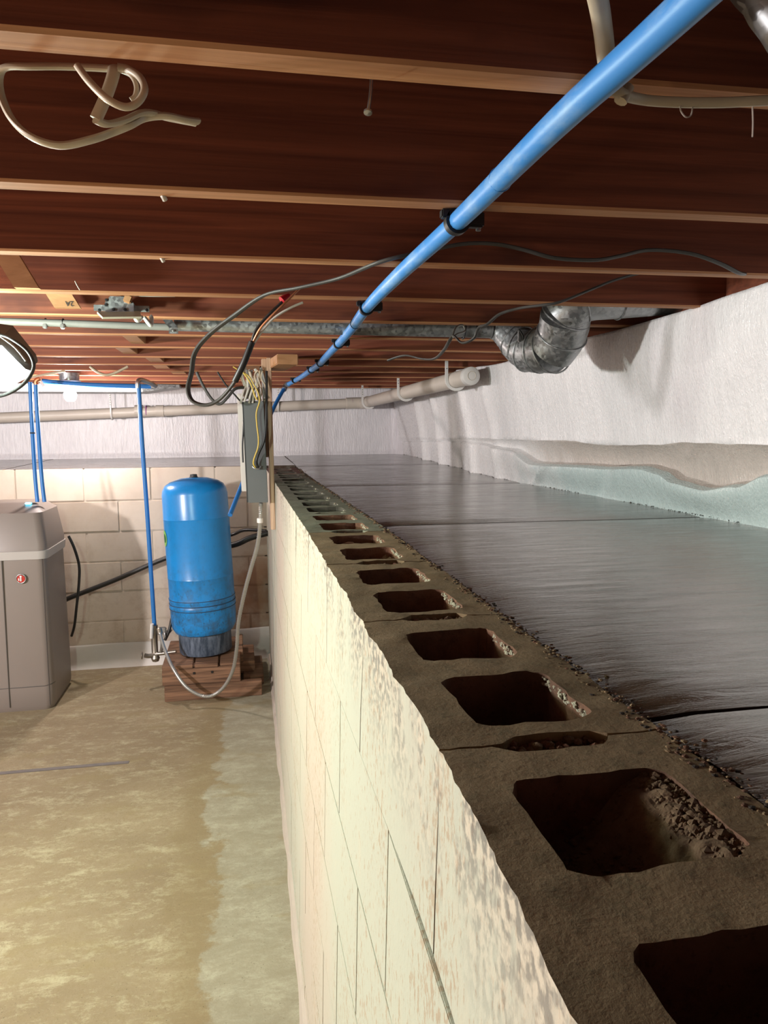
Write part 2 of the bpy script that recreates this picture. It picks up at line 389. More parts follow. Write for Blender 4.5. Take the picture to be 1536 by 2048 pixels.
# ---------------------------------------------------------------- floor, outer walls
fl = MB()
nx, ny = 2, 2
fl.box((-4.2, -3.2, -.1), (1.6, 6.5, 0), 'floor'); o = fl.build('floor', smooth=False); tag(o, 'stained tan concrete basement floor with a paler patched strip', 'floor', kind='structure')
o = MB().box((-4.3, -3.2, 0), (-4.2, 6.5, 2.15), 'plaster').build('wall_left', smooth=False); tag(o, 'plain basement wall out on the left side', 'wall', kind='structure')
o = MB().box((-4.3, -3.3, 0), (1.6, -3.2, 2.15), 'plaster').build('wall_front', smooth=False); tag(o, 'plain basement wall behind the viewpoint', 'wall', kind='structure')

# ceiling: subfloor and joists
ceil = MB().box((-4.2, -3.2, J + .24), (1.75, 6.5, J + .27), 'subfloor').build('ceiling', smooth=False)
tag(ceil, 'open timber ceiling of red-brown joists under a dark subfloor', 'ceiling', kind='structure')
ceil['_w'] = list(ceil.location)
NJ = 14
for k in range(-7, NJ):
    y0 = .700 + .406 * k + R.uniform(-.006, .006)
    mb = MB(); nseg = 34; vs = []; fs = []
    th = .038; yaw = -.022
    hj = .236
    for i in range(nseg + 1):
        x = -4.15 + 5.75 * i / nseg
        dy = yaw * x + .006 * nz(x * .7, k * 3.3); dz = .004 * nz(x * .8, k * 7.1, 2)
        e = .0012 * nz(x * 9, k * 5.1, 1)
        pr = [(y0, J + .004), (y0 + .003, J), (y0 + th - .003, J), (y0 + th, J + .004), (y0 + th, J + hj), (y0, J + hj)]
        for q, (yy, zz_) in enumerate(pr): vs.append((x, yy + dy, zz_ + (dz + e if q < 4 else 0)))
    fa, fb = [], []
    for i in range(nseg):
        for q in range(6):
            a_, b_ = i * 6 + q, i * 6 + (q + 1) % 6
            (fb if q < 3 else fa).append((a_, b_, b_ + 6, a_ + 6))
    fa += [tuple(range(6))[::-1], tuple(nseg * 6 + q for q in range(6))]
    mb.v = [Vector(v) for v in vs]; mb.mats = ['joist', 'joist_edge_lit']; mb.f = fa + fb; mb.mi = [0] * len(fa) + [1] * len(fb)
    jo = mb.build('joist', ceil, smooth=False, fix=True)
# blocking boards between joists
def blocking(x0, x1, k, tilt, zlo=.0, label=None, yoff=0):
    ya = .700 + .406 * k + .040; yb = ya + .362
    mb = MB(); mb.box((x0, ya, J + zlo), (x1, yb, J + .23), 'joist', .002)
    for v in mb.v: v.x += tilt * (v.y - ya) ; v.y += -.022 * v.x
    mb.build('blocking_board', ceil)
def brace(p0, p1, wx, name='brace_board'):
    mb = MB(); p0, p1 = Vector(p0), Vector(p1)
    vs = [p0, p0 + Vector((wx, 0, 0)), p1 + Vector((wx, 0, 0)), p1]
    d = Vector((0, -.02, 0)); vs2 = [v + d for v in vs]
    mb.add(vs + vs2, [(0, 1, 2, 3), (7, 6, 5, 4), (0, 4, 5, 1), (1, 5, 6, 2), (2, 6, 7, 3), (3, 7, 4, 0)], 'board')
    return mb.build(name, ceil, smooth=False, fix=True)
for q, (pa, pb, wd, Y_) in enumerate([((-12, 505), (33, 578), 50, 1.895), ((92, 586), (112, 617), 52, 2.30)]):
    A, B = at(*pa, Y_), at(*pb, Y_); brace((A.x, Y_, max(A.z, J + .06)), (B.x, Y_, B.z), abs(at(pa[0] + wd, pa[1], Y_).x - A.x))
tc = bpy.data.curves.new('stamp', 'FONT'); tc.body = '2A'; tc.size = .020; tc.extrude = .0003; tc.align_x = 'CENTER'; tc.align_y = 'CENTER'
to = bpy.data.objects.new('stamp_lettering', tc); C.objects.link(to); tc.materials.append(M['box_dark'])
sp_ = at(139, 607, 2.2785); to.location = sp_ - Vector(ceil['_w']); to.rotation_euler = (PI / 2, PI, 0); to.parent = ceil
for px, py0, py1, k in [(262, 666, 691, 6), (246, 694, 714, 7), (300, 718, 728, 8), (312, 731, 740, 9), (345, 742, 750, 10), (490, 731, 740, 9)]:
    Y_ = .7 + .406 * k - .004
    A = at(px, py0, Y_); B = at(px + 25, py1, Y_)
    mb = MB(); zt = min(A.z, J + .2)
    mb.box((A.x, Y_ - .35, J + .012), (B.x + .01, Y_ + .0, J + .20), 'board', .002); mb.build('blocking_board', ceil)
for k in (1, 2, 3): blocking(1.34, 1.38, k, 0)

# ---------------------------------------------------------------- far block wall
wb = thing('wall_back', (-1, YB, 0), 'cream painted concrete block wall behind the blue tank', 'wall', kind='structure')
mb = MB(); mb.box((-4.2, YB + .004, 0), (.14, YB + .19, LEDGE - .006), 'paint_far'); mb.build('mortar', wb, smooth=False)
rows = [LEDGE, 1.085, .885, .69, .495, .30, .105, 0]
xa = at(168, 965, YB).x
for r_ in range(7):
    z1, z0 = rows[r_], rows[r_ + 1]
    off = xa if r_ % 2 == 0 else xa + .203
    for q in range(-7, 4):
        x0 = off + q * .406; x1 = x0 + .406
        if x1 < -2.9 or x0 > .2: continue
        x1 = min(x1, .17)
        if x1 - x0 < .03: continue
        mb = MB(); d = R.uniform(-.002, .002)
        mb.box((x0 + .0035, YB + d, z0 + .0035), (x1 - .0035, YB + .15, z1 - (.0035 if r_ else 0)), 'paint_far', .0035); mb.build('block', wb)
# white painted cove at its foot
mb = MB(); vs = []; fs = []
for i in range(60):
    x = -3.2 + 3.37 * i / 59; h = .15 + .012 * nz(x * 3, 1) + (.05 if x > -.28 else 0) * 1.0
    p = .04 + .01 * nz(x * 6, 4)
    vs += [(x, YB - .003, h), (x, YB - .010, h - .01), (x, YB - .022, .05), (x, YB - p, .012), (x, YB - p - .01, 0), (x, YB + .01, 0)]
for i in range(59):
    for q in range(5): fs.append((i * 6 + q, i * 6 + q + 1, i * 6 + q + 7, i * 6 + q + 6))
o = mb.add(vs, fs, 'white').build('baseboard_back', fix=True); tag(o, 'ragged white painted strip along the foot of the far block wall', 'baseboard', kind='structure')

# ---------------------------------------------------------------- middle block wall
wm = thing('wall_middle', (.26, 2.3, 0), 'long block knee wall, pale painted face, open cores on top', 'wall', kind='structure')
XR = .357
JY = .566
mb = MB()
for i in range(60):
    ya = -1.2 + (YB + 1.2) * i / 60; yb = ya + (YB + 1.2) / 60
    mb.box((.1590, ya, 0), (XR - .012, yb, 1.084), 'paint_face')
for v in mb.v: v.x += (xface(v.y, v.z) - .157) * (v.x < .2)
mb.build('mortar', wm, smooth=False)
def rrect(x0, x1, y0, y1, r, n_=5, jit=.0, flare=0.0):
    pts = []
    for cx, cy, a0 in ((x1 - r, y1 - r, 0), (x0 + r, y1 - r, 90), (x0 + r, y0 + r, 180), (x1 - r, y0 + r, 270)):
        for k in range(n_ + 1):
            q = math.radians(a0 + 90 * k / n_); pts.append([cx + r * math.cos(q), cy + r * math.sin(q)])
    out = []
    for i in range(len(pts)):                              # densify and roughen
        p, q = pts[i], pts[(i + 1) % len(pts)]; L = math.dist(p, q); m_ = max(1, int(L / .012))
        for t in range(m_):
            x, y = p[0] + (q[0] - p[0]) * t / m_, p[1] + (q[1] - p[1]) * t / m_
            out.append((x + R.uniform(-jit, jit), y + R.uniform(-jit, jit)))
    return out
def top_block(k):
    ya = JY + .406 * k + .002; yb = ya + .402; near = k < 4
    jit = .0014 if near else .0007
    x0 = xface((ya + yb) / 2, T); x1 = XR
    holes = []
    red = k >= 9
    mt = 'block_red' if red else ('block_green_lit' if k >= 3 else 'block_raw')
    cells = [(ya + .034, ya + .034 + .130), (ya + .222, ya + .222 + .118)]
    for c0, c1 in cells: holes.append(rrect(x0 + .043, x1 - .041, c0, c1, .017, 4, jit * 1.3))
    # end slot recesses, half in each block
    outer = []
    def edge(p, q, m_):
        for t in range(m_): outer.append((p[0] + (q[0] - p[0]) * t / m_, p[1] + (q[1] - p[1]) * t / m_))
    st = .016 if k != 0 else .010
    seq = [(x0, ya), (x0 + .055, ya), (x0 + .072, ya + st), (x1 - .062, ya + st), (x1 - .05, ya), (x1, ya), (x1, yb), (x1 - .05, yb), (x1 - .062, yb - st), (x0 + .072, yb - st), (x0 + .055, yb), (x0, yb)]
    for i in range(12):
        p, q = seq[i], seq[(i + 1) % 12]; edge(p, q, max(1, int(math.dist(p, q) / (.009 if near else .02))))
    def jt(x, y):
        g = 1.0 if near else .5
        dx = .0022 * g * nz(x * 60, y * 60, k) + .0030 * g * nz(x * 18, y * 18, 5)
        return (x + dx, y + .0022 * g * nz(x * 55, y * 55, 9))
    outer = [jt(*p) for p in outer]
    outer = [(x + (xface(y, T) - x0) * (1 - sst(x, x0, x0 + .04)), y) for x, y in outer]
    pts, cons, lidx = [], [], []
    for lp in [outer] + holes:
        n0 = len(pts); pts += [Vector(p) for p in lp]; cons += [(n0 + q, n0 + (q + 1) % len(lp)) for q in range(len(lp))]; lidx.append(list(range(n0, n0 + len(lp))))
    def inside(p, lp):
        c = False; j = len(lp) - 1
        for i in range(len(lp)):
            (xi, yi), (xj, yj) = lp[i], lp[j]
            if (yi > p[1]) != (yj > p[1]) and p[0] < (xj - xi) * (p[1] - yi) / (yj - yi) + xi: c = not c
            j = i
        return c
    def free(p): return inside(p, outer) and not any(inside(p, h) for h in holes)
    if near:
        for gx in range(1, 14):
            for gy in range(1, 27):
                p = (x0 + (x1 - x0) * gx / 14 + R.uniform(-.002, .002), ya + (yb - ya) * gy / 27 + R.uniform(-.002, .002))
                if free(p): pts.append(Vector(p))
    cv, ce, cf, ov, oe, of_ = delaunay_2d_cdt(pts, cons, [], 0, 1e-7)
    where = {}
    for n_, src in enumerate(ov):
        for q in src: where[q] = n_
    V = [Vector((p.x, p.y, ztop(p.y))) for p in cv]
    Fc = [list(f_) for f_ in cf if free(((cv[f_[0]].x + cv[f_[1]].x + cv[f_[2]].x) / 3, (cv[f_[0]].y + cv[f_[1]].y + cv[f_[2]].y) / 3))]
    lidx = [[where[q] for q in lp] for lp in lidx]
    for v in V: v.z += .0022 * nz(v.x * 22, v.y * 22, 3) + (.0012 * nz(v.x * 90, v.y * 90, 8) if near else 0)
    mb = MB(); mb.add(V, Fc, mt)
    base = list(V)
    def skirt(loop, zb, mat, flip, taper=0.0, face=None):
        n0 = len(loop); top = [V[i] for i in loop]
        cx = sum(v.x for v in top) / n0; cy = sum(v.y for v in top) / n0
        L = 3 if near else 1
        rings = [top]
        for q in range(1, L + 1):
            f_ = q / L; ring = []
            for v in top:
                jx = (.0012 * nz(v.x * 80, v.y * 80, q * 3.3) if q < L else 0)
                xt_ = xface(v.y, T); xs_ = v.x + (xface(v.y, v.z + (zb - v.z) * f_) - v.x) * min(1, f_ * 1.4) if (not mat.startswith('core') and abs(v.x - xt_) < .008) else v.x
                ring.append(Vector((xs_ + (v.x - cx) * taper * -f_ + jx * mat.startswith('core'), v.y + (v.y - cy) * taper * -f_, v.z + (zb - v.z) * f_)))
            rings.append(ring)
        vs = [v for r2 in rings for v in r2]
        fa, fb = [], []
        for q in range(L):
            for i in range(n0):
                j = (i + 1) % n0; a_, b_ = q * n0 + i, q * n0 + j
                fc = (a_, b_, b_ + n0, a_ + n0) if flip else (a_, a_ + n0, b_ + n0, b_)
                (fb if (face and top[i].x < xface(top[i].y, T) + .007 and top[j].x < xface(top[j].y, T) + .007) else fa).append(fc)
        k0 = len(mb.v); mb.v += vs
        for f2, mm in ((fa, mat), (fb, face)):
            if mm is None: continue
            i2 = mb.m(mm)
            for q in f2: mb.f.append([k0 + z for z in q]); mb.mi.append(i2)
    skirt(lidx[0], 1.0810, mt, False, face='paint_face')
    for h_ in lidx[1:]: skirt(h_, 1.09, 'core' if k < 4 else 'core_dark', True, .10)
    # closing floor under the cores (the block below)
    mb.add([(x0 + .03, ya + .03, 1.088), (x1 - .03, ya + .03, 1.088), (x1 - .03, yb - .03, 1.088), (x0 + .03, yb - .03, 1.088)], [(0, 1, 2, 3)], 'core')
    bo = mb.build('block', wm, smooth=near, fix=False)
    # debris in the head joint and pale mortar crust on the crawl side of each core
    if near:
        db = MB()
        for q in range(130):
            x = R.uniform(x0 + .05, x1 - .05); y = yb + .005 + R.uniform(-.012, .012); z = T - .012 + R.uniform(-.006, .004)
            s_ = R.uniform(.0015, .0042)
            lump(db, (x, y, z + ztop(y) - T + .002), s_ * 1.3, 'core' if R.random() < .6 else 'rubble', q)
        db.box((x0 + .04, yb - .015, T - .08), (x1 - .04, yb + .025, ztop(yb) - .014), 'core')
        d_ = db.build('joint_debris', bo, smooth=False); d_['kind'] = 'stuff'
    cr = MB()
    for c0, c1 in cells:
        if k == -1 and c0 > ya + .2: continue
        for q in range(150 if near else 14):
            y = R.uniform(c0 + .004, c1 + .006); s_ = R.uniform(.0012, .0032) * (1 if near else 1.8)
            x = x1 - .043 + abs(R.gauss(0, .005)); z = ztop(y) - .004 + R.uniform(-.007, .001)
            lump(cr, (x, y, z), s_, 'fringe' if R.random() < .75 else 'mortar', q, (.8, 1.3, .7))
    c_ = cr.build('mortar_crust', bo, smooth=False); c_['kind'] = 'stuff'
    if k == -1:                                             # the core choked with rubble
        c0, c1 = cells[1]; rb = MB(); vs = []; fs = []; nn = 44
        for i in range(nn + 1):
            for j in range(nn + 1):
                x = x0 + .040 + (x1 - x0 - .078) * i / nn; y = c0 - .002 + (c1 - c0 + .004) * j / nn
                h = ztop(y) - T - .055 + .050 * sst(x, x0 + .085, x1 - .055) + .004 * nz(x * 90, y * 90) + .004 * nz(x * 35, y * 35, 4)
                vs.append((x, y, T + h))
        for i in range(nn):
            for j in range(nn): q = i * (nn + 1) + j; fs.append((q, q + nn + 1, q + nn + 2, q + 1))
        rb.add(vs, fs, 'rubble')
        for q in range(900):
            x = x1 - .036 - abs(R.gauss(.0, .042)); y = R.uniform(c0 - .002, c1 + .002); s_ = R.uniform(.0010, .0034) * (1.8 if q % 23 == 0 else 1)
            if x > x1 - .015 or x < x0 + .05: continue
            z = ztop(y) - .055 + .050 * sst(x, x0 + .085, x1 - .048) + .001
            lump(rb, (x, y, z), s_, 'rubble', q)
        r2 = rb.build('rubble', bo, smooth=False); r2['kind'] = 'stuff'
    if k == 2:
        c0, c1 = cells[0]; rb = MB(); vs = []; fs = []; nn = 16
        for i in range(nn + 1):
            for j in range(nn + 1):
                x = x0 + .045 + (x1 - x0 - .087) * i / nn; y = c0 + (c1 - c0) * j / nn
                vs.append((x, y, T - .045 + .012 * nz(x * 70, y * 70) + .02 * sst(x, x0 + .09, x1 - .05)))
        for i in range(nn):
            for j in range(nn): q = i * (nn + 1) + j; fs.append((q, q + nn + 1, q + nn + 2, q + 1))
        r2 = rb.add(vs, fs, 'rubble').build('rubble', bo, smooth=False); r2['kind'] = 'stuff'
    return bo
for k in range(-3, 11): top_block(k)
zr = [1.0815, .88, .68, .48, .28, .08, 0]
for r_ in range(6):
    z1, z0 = zr[r_], zr[r_ + 1]
    for k in range(-3, 12):
        ya = JY + .406 * k + (.203 if r_ % 2 == 0 else 0); yb = ya + .406
        if ya > YB - .02: continue
        yb = min(yb, YB - .005)
        mb = MB(); d = R.uniform(-.0005, .0005)
        mb.box((.157 + d, ya + .0018, z0 + .001), (.22, yb - .0018, z1 - .001), 'paint_face', .001)
        for v in mb.v: v.x += xface(v.y, v.z) - .157
        mb.build('block', wm)
# peeling white strip where wall meets floor
mb = MB(); vs = []; fs = []
for i in range(120):
    y = -.4 + (YB - .05 + .4) * i / 119; xf = xface(y, .05); h = .04 + .016 * nz(y * 2.1, 3) + .012 * nz(y * 9, 1); p = .008 + .008 * nz(y * 5, 7)
    vs += [(xf + .002, y, h), (xf - .006 - p * .35, y, h - .006), (xf - p, y, .02), (xf - p - .006, y, 0), (xf + .01, y, 0)]
for i in range(119):
    for q in range(4): fs.append((i * 5 + q, i * 5 + q + 1, i * 5 + q + 6, i * 5 + q + 5))
o = mb.add(vs, fs, 'cove').build('baseboard_right', fix=True); tag(o, 'peeling white strip where the block knee wall meets the floor', 'baseboard', kind='structure')
# loose stone in a core
p = Vector((.245, 1.378 + .406 - .045 - .02, T - .03))
mb = MB(); bm = bmesh.new(); bmesh.ops.create_icosphere(bm, subdivisions=2, radius=1)
vs = [Vector((v.co.x * .022, v.co.y * .012, v.co.z * .014)) * (1 + .25 * nz(v.co.x * 2, v.co.y * 2, v.co.z * 2)) + p for v in bm.verts]; bm.verts.index_update()
fs = [[v.index for v in f_.verts] for f_ in bm.faces]
bm.free()
o = mb.add(vs, fs, 'stone').build('stone_chip', smooth=False); tag(o, 'tan stone chip wedged in an open core of the block wall', 'stone')

# ---------------------------------------------------------------- crawl space slab
cs = thing('floor_crawl_space', (.8, 2.5, 0), 'glossy damp concrete slab of the crawl space beside the block wall', 'floor', kind='structure')
mb = MB(); mb.box((XR + .002, -1.2, 0), (1.55, 6.5, 1.236), 'slab_edge'); mb.box((-4.2, YB + .19, 0), (XR + .01, 6.5, 1.24), 'slab_edge'); mb.build('slab_base', cs, smooth=False)
joints = [-1.2, .600, 1.995, 3.44, 4.86, 6.5]
for q in range(5):
    ya, yb = joints[q] + .005, joints[q + 1] - .005
    mb = MB(); vs = []; fs = []; nxx, nyy = 22, max(8, int((yb - ya) / .05))
    for i in range(nxx + 1):
        for j in range(nyy + 1):
            tx = i / nxx; y = ya + (yb - ya) * j / nyy
            x = XR + .004 + (1.50 - XR) * tx + (.006 * nz(y * 9, 5) + .003 * nz(y * 30, 2) if i == 0 else 0)
            sk = -.03 * (x - .36) if 0 < q else 0
            dz = .0018 * nz(x * 3, y * 4, 6)
            e = min(j, nyy - j); dz -= .004 if e == 0 else 0
            vs.append((x, y + sk * (1 if j in (0, nyy) else 1), zslab(y) + dz - (.004 if i == 0 else 0)))
    for i in range(nxx):
        for j in range(nyy): a_ = i * (nyy + 1) + j; fs.append((a_, a_ + nyy + 1, a_ + nyy + 2, a_ + 1))
    nv = len(vs); ring = [i * (nyy + 1) for i in range(nxx + 1)] + [nxx * (nyy + 1) + j for j in range(1, nyy + 1)] + [i * (nyy + 1) + nyy for i in range(nxx - 1, -1, -1)] + [j for j in range(nyy - 1, 0, -1)]
    low = [(vs[i][0], vs[i][1], 1.237) for i in ring]
    m0 = len(ring); fe = [(ring[i], nv + i, nv + (i + 1) % m0, ring[(i + 1) % m0]) for i in range(m0)]
    mb.v = [Vector(v) for v in vs + low]; mb.mats = ['slab', 'slab_edge']; mb.f = fs + fe; mb.mi = [0] * len(fs) + [1] * len(fe)
    mb.build('slab_panel', cs, smooth=True, fix=True)
# ledge behind the far block wall
mb = MB(); xs = [-4.2, -2.9, -1.45, XR + .006]
for i in range(3):
    mb = MB(); mb.box((xs[i] + .004, YB + .012, 1.24), (xs[i + 1] - .004, 6.5, LEDGE + .002), 'slab', .003)
    for v in mb.v:
        if v.z > 1.27: v.z += .02 * sst(v.y, 5.1, 6.2)
    mb.build('slab_panel', cs)
# dirt crumbs on the seam between wall and slab
mb = MB()
for q in range(2400):
    y = .25 + 4.4 * (R.random() ** 1.7); x = XR + R.gauss(-.002, .007); s_ = R.uniform(.0012, .0046)
    z = (zslab(y) if x > XR + .002 else ztop(y)) + R.uniform(-.002, .0015)
    lump(mb, (x, y, z), s_ * (.55 if y < 1.5 else .8), R.choice(['core', 'block_raw', 'slab_edge']), q, (1.3, 1.3, .6))
o = mb.build('dirt_crumbs', smooth=False); tag(o, 'dark crumbs along the seam between block wall and damp slab', 'dirt', kind='stuff')

# ---------------------------------------------------------------- foil walls
def lerp_tab(tab, y):
    if y <= tab[0][0]: return tab[0][1]
    for (a_, va), (b_, vb) in zip(tab, tab[1:]):
        if y <= b_:
            t = (y - a_) / (b_ - a_); t = t * t * (3 - 2 * t); return va + (vb - va) * t
    return tab[-1][1]
ZU = [(0, 1.487), (1.6, 1.486), (2.02, 1.486), (2.15, 1.476), (2.48, 1.470), (2.9, 1.478), (4.1, 1.476), (5.0, 1.46), (6.3, 1.45)]
ZL = [(0, 1.47), (1.3, 1.45), (1.64, 1.421), (1.77, 1.381), (1.915, 1.360), (2.07, 1.372), (2.14, 1.395), (2.25, 1.406), (2.57, 1.391), (3.19, 1.376), (3.5, 1.43), (4.1, 1.455), (6.3, 1.43)]
mb = MB(); vs = []; mats = []; NY, NZ = 330, 96
ys = [.2 + 6.1 * (j / NY) ** 1.25 for j in range(NY + 1)]
def foilx(y, z):
    zu, zl = lerp_tab(ZU, y), lerp_tab(ZL, y); zs = zslab(y)
    amp = 1 - sst(y, 3.1, 4.3) * .92
    x = 1.335 - .055 * sst(z, 1.45, 1.87)                   # leans in at the top
    x += .02 * sst(y, 3, 6)
    if z > zu: d = .012 + .010 * nz(y * 2.2, z * 2.0, 3)
    elif z > zl:
        t = (zu - z) / max(.01, zu - zl); d = .012 - amp * .050 * math.sin(min(1, t * 1.05) * PI / 2) ** .8
    else:
        t = (zl - z); d = -amp * .038 + amp * .062 * sst(t, 0, .016) - amp * .040 * sst(t, .02, zl - zs)
        fold = abs((y - 2.95) + (z - 1.40) * 2.2); d += .016 * math.exp(-(fold / .03) ** 2)
        fold = abs((y - 2.55) + (z - 1.33) * 1.4); d += -.010 * math.exp(-(fold / .05) ** 2)
    fold = abs((y - 1.98) * .5 - (1.475 - z)); d += .008 * math.exp(-(fold / .01) ** 2) * (1 if z < 1.49 and y < 2.05 else 0)
    # hanging folds further along
    for yc, wd, am in ((4.15, .05, .03), (4.5, .07, -.03), (4.85, .05, .035), (5.3, .06, .04), (3.75, .06, .02)):
        d += am * math.exp(-((y - yc - .15 * (z - 1.5)) / wd) ** 2) * (1 - .4 * sst(z, 1.6, 1.86))
    d += .0035 * nz(y * 11, z * 3.0, 1) + .0016 * nz(y * 45, z * 8, 2) + .0008 * nz(y * 90, z * 60, 2)
    return x - d
for j, y in enumerate(ys):
    ztop = J - .004 + .022 * nz(y * 1.3, 4) + .02 * (1 - sst(y, 1.5, 2.0)) - .012 * sst(y, 4, 6)
    zb = zslab(y) - .012
    for i in range(NZ + 1):
        zl, zu = lerp_tab(ZL, y), lerp_tab(ZU, y) + .006 * nz(y * 3, 21) + .002 * nz(y * 14, 22); t = i / NZ
        z = zb + (zl - .008 - zb) * i / 30 if i <= 30 else (zl - .008 + (zu - zl + .008) * (i - 30) / 24 if i <= 54 else zu + (ztop - zu) * (i - 54) / (NZ - 54))
        vs.append((foilx(y, z), y, z))
fs = []; fm = []
for j in range(NY):
    for i in range(NZ):
        a_ = j * (NZ + 1) + i; fs.append((a_, a_ + NZ + 1, a_ + NZ + 2, a_ + 1))
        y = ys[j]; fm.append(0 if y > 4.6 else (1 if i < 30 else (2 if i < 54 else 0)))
mb.v = [Vector(v) for v in vs]; mb.f = fs; mb.mi = fm; mb.mats = ['foil', 'foil_low_cool_lit', 'foil_fold_shade']
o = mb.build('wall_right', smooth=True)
for p in o.data.polygons: p.use_smooth = True
md = o.modifiers.new('thickness', 'SOLIDIFY'); md.thickness = .006; md.offset = 0
tag(o, 'wrinkled white foil insulation sheet hanging along the crawl space wall', 'wall', kind='structure')
o = MB().box((1.47, -3.2, 0), (1.6, 6.5, 2.12), 'subfloor').build('wall_outer', smooth=False); tag(o, 'dark rim wall hidden behind the foil sheet', 'wall', kind='structure')
# dirt lying along the foot of the sheet
mb = MB()
for q in range(700):
    y = 1.3 + 4.9 * R.random(); z = zslab(y); x = foilx(y, z + .004) - R.uniform(0, .009); s_ = R.uniform(.0015, .005)
    if nz(y * 2.5, 11) < -.1: continue
    vs = [Vector((x, y, z + .001)) + Vector((R.uniform(-1, 1), R.uniform(-1, 1), R.uniform(-.3, .9))) * s_ for _ in range(4)]
    mb.add(vs, [(0, 1, 2), (0, 2, 3), (0, 3, 1), (1, 3, 2)], 'slab_edge')
o = mb.build('dirt_line', smooth=False); tag(o, 'thin line of dark dirt along the foot of the foil sheet', 'dirt', kind='stuff')
# far foil wall
mb = MB(); vs = []; NX, NZ2 = 200, 40
for i in range(NX + 1):
    x = -4.2 + 5.6 * i / NX
    for j in range(NZ2 + 1):
        zb = 1.29 if x > XR else 1.30
        z = zb + (J + .015 - zb) * j / NZ2
        y = YF + .008 * nz(x * 4, z * 2) + .003 * nz(x * 30, z * 5) - .02 * (1 - sst(z, 1.30, 1.36))
        y -= .25 * sst(x, 1.28, 1.40) ** 2
        vs.append((x, y, z))
fs = []
for i in range(NX):
    for j in range(NZ2): a_ = i * (NZ2 + 1) + j; fs.append((a_, a_ + NZ2 + 1, a_ + NZ2 + 2, a_ + 1))
o = mb.add(vs, fs, 'foil_far').build('wall_far', smooth=True)
md = o.modifiers.new('thickness', 'SOLIDIFY'); md.thickness = .006; md.offset = 0
tag(o, 'ribbed white foil insulation sheet on the wall beyond the drain pipe', 'wall', kind='structure')
o = MB().box((-4.2, YF + .06, 1.25), (1.6, YF + .2, 2.12), 'subfloor').build('wall_rear', smooth=False); tag(o, 'dark wall hidden behind the far foil sheet', 'wall', kind='structure')

# ---------------------------------------------------------------- blue water line on the ceiling
ZP = 1.845
wl = thing('water_pipe', (.335, 1.1, ZP), 'long dusty blue water pipe clipped under the joists', 'pipe')
pts = [(.345, -.6, ZP), (.343, .1, ZP), (.338, .55, ZP), (.330, .75, ZP - .002), (.335, 1.10, ZP), (.325, 1.5, ZP - .004), (.333, 1.92, ZP), (.352, 2.3, ZP), (.366, 2.72, ZP), (.372, 3.15, ZP - .003), (.385, 3.6, ZP), (.380, 4.0, ZP), (.372, 4.45, ZP), (.350, 4.9, ZP - .003)]
q0 = at(572, 771, 5.05); q1 = at(540, 832, 4.75); q2 = at(460, 1030, 3.95)
mb = MB(); mb.tube(pts + [q0], .0145, 'blue_dusty', 14, 5); mb.build('pipe_run', wl)
mb = MB(); mb.tube([q0, q1, q2], .0125, 'blue', 12, 4); mb.build('pipe_drop', wl)
mb = MB(); mb.tube([q0 + Vector((.01, -.05, .004)), q0, q0 + (q1 - q0) * .14], .018, 'steel', 12, 4); mb.build('elbow_fitting', wl)
for y_ in (.93, 2.23):
    mb = MB(); mb.torus((.334 if y_ < 1 else .348, y_, ZP), .0145, .0012, 'blue' if y_ < 1 else 'black', (0, 1, 0)); mb.build('joint_ring', wl)
clipspots = [(.335, 1.125, 1, 'second-joist'), (.333, 1.94, 1, ''), (.366, 2.75, 1, ''), (.385, 3.56, .9, ''), (.380, 3.96, .9, ''), (.352, 4.80, .9, '')]
cl_lab = ['black pipe clip holding the blue ceiling pipe, largest and closest of the row', 'black pipe clip on the blue ceiling pipe, second along from the closest', 'black pipe clip on the blue ceiling pipe just past the galvanised duct', 'small black clip on the blue ceiling pipe beside the wood scrap', 'small black clip on the blue ceiling pipe, next beyond the wood scrap', 'small black clip where the blue ceiling pipe bends downward']
for i, (x, y, s_, _) in enumerate(clipspots):
    cl = thing('pipe_clip', (x, y, ZP), cl_lab[i], 'pipe clip', 'black clips along the blue ceiling pipe')
    mb = MB(); mb.lathe([(.0150, -.008), (.0195, -.008), (.0195, .008), (.0150, .008), (.0150, -.008)], (x, y, ZP), 'black', 24, (0, 1, 0)); mb.build('ring', cl)
    mb = MB(); mb.box((x + .012, y - .008, ZP - .008), (x + .042, y + .008, J - .001), 'black', .003); mb.build('tab', cl)
    mb = MB(); mb.box((x - .026, y - .008, ZP + .004), (x - .012, y + .008, J - .001), 'black', .002); mb.build('tab', cl)
    mb = MB(); mb.lathe([(0, -.003), (.004, -.002), (.004, .004), (0, .005)], (x + .034, y, ZP - .010), 'steel', 12, (0, 0, 1)); mb.build('screw', cl)

# ---------------------------------------------------------------- ducts
du = thing('air_duct', at(1105, 704, 2.3), 'round galvanised duct elbow hanging low in front of the foil wall', 'duct')
d1 = at(990, 657, 2.46); 
path = [(at(975, 655, 2.50), .030), (at(1000, 662, 2.48), .038), (at(1028, 680, 2.44), .058), (at(1058, 702, 2.38), .068), (at(1104, 698, 2.27), .078), (at(1124, 668, 2.22), .078), (at(1132, 628, 2.17), .078), (at(1165, 598, 2.13), .070), (at(1235, 592, 2.12), .068)]
rest = [(Vector((1.34, 2.12, 1.945)), .066), (Vector((1.42, 2.12, 1.95)), .066)]
def ductpart(seq, name, sm=7, rf=None, mat='galv'):
    mb = MB(); mb.tube([p for p, _ in seq], [r for _, r in seq], mat, 32, sm, rfun=rf); return mb.build(name, du)
ductpart(path[0:3], 'crimped_reducer', 8, lambda i, r: r * (1 + .05 * (i % 2)))
ductpart(path[2:5], 'lower_elbow', 3)
ductpart(path[4:7], 'riser', 3)
ductpart(path[6:9], 'upper_elbow', 3)
ductpart([path[8]] + rest, 'branch_pipe', 3)
allp = path + rest
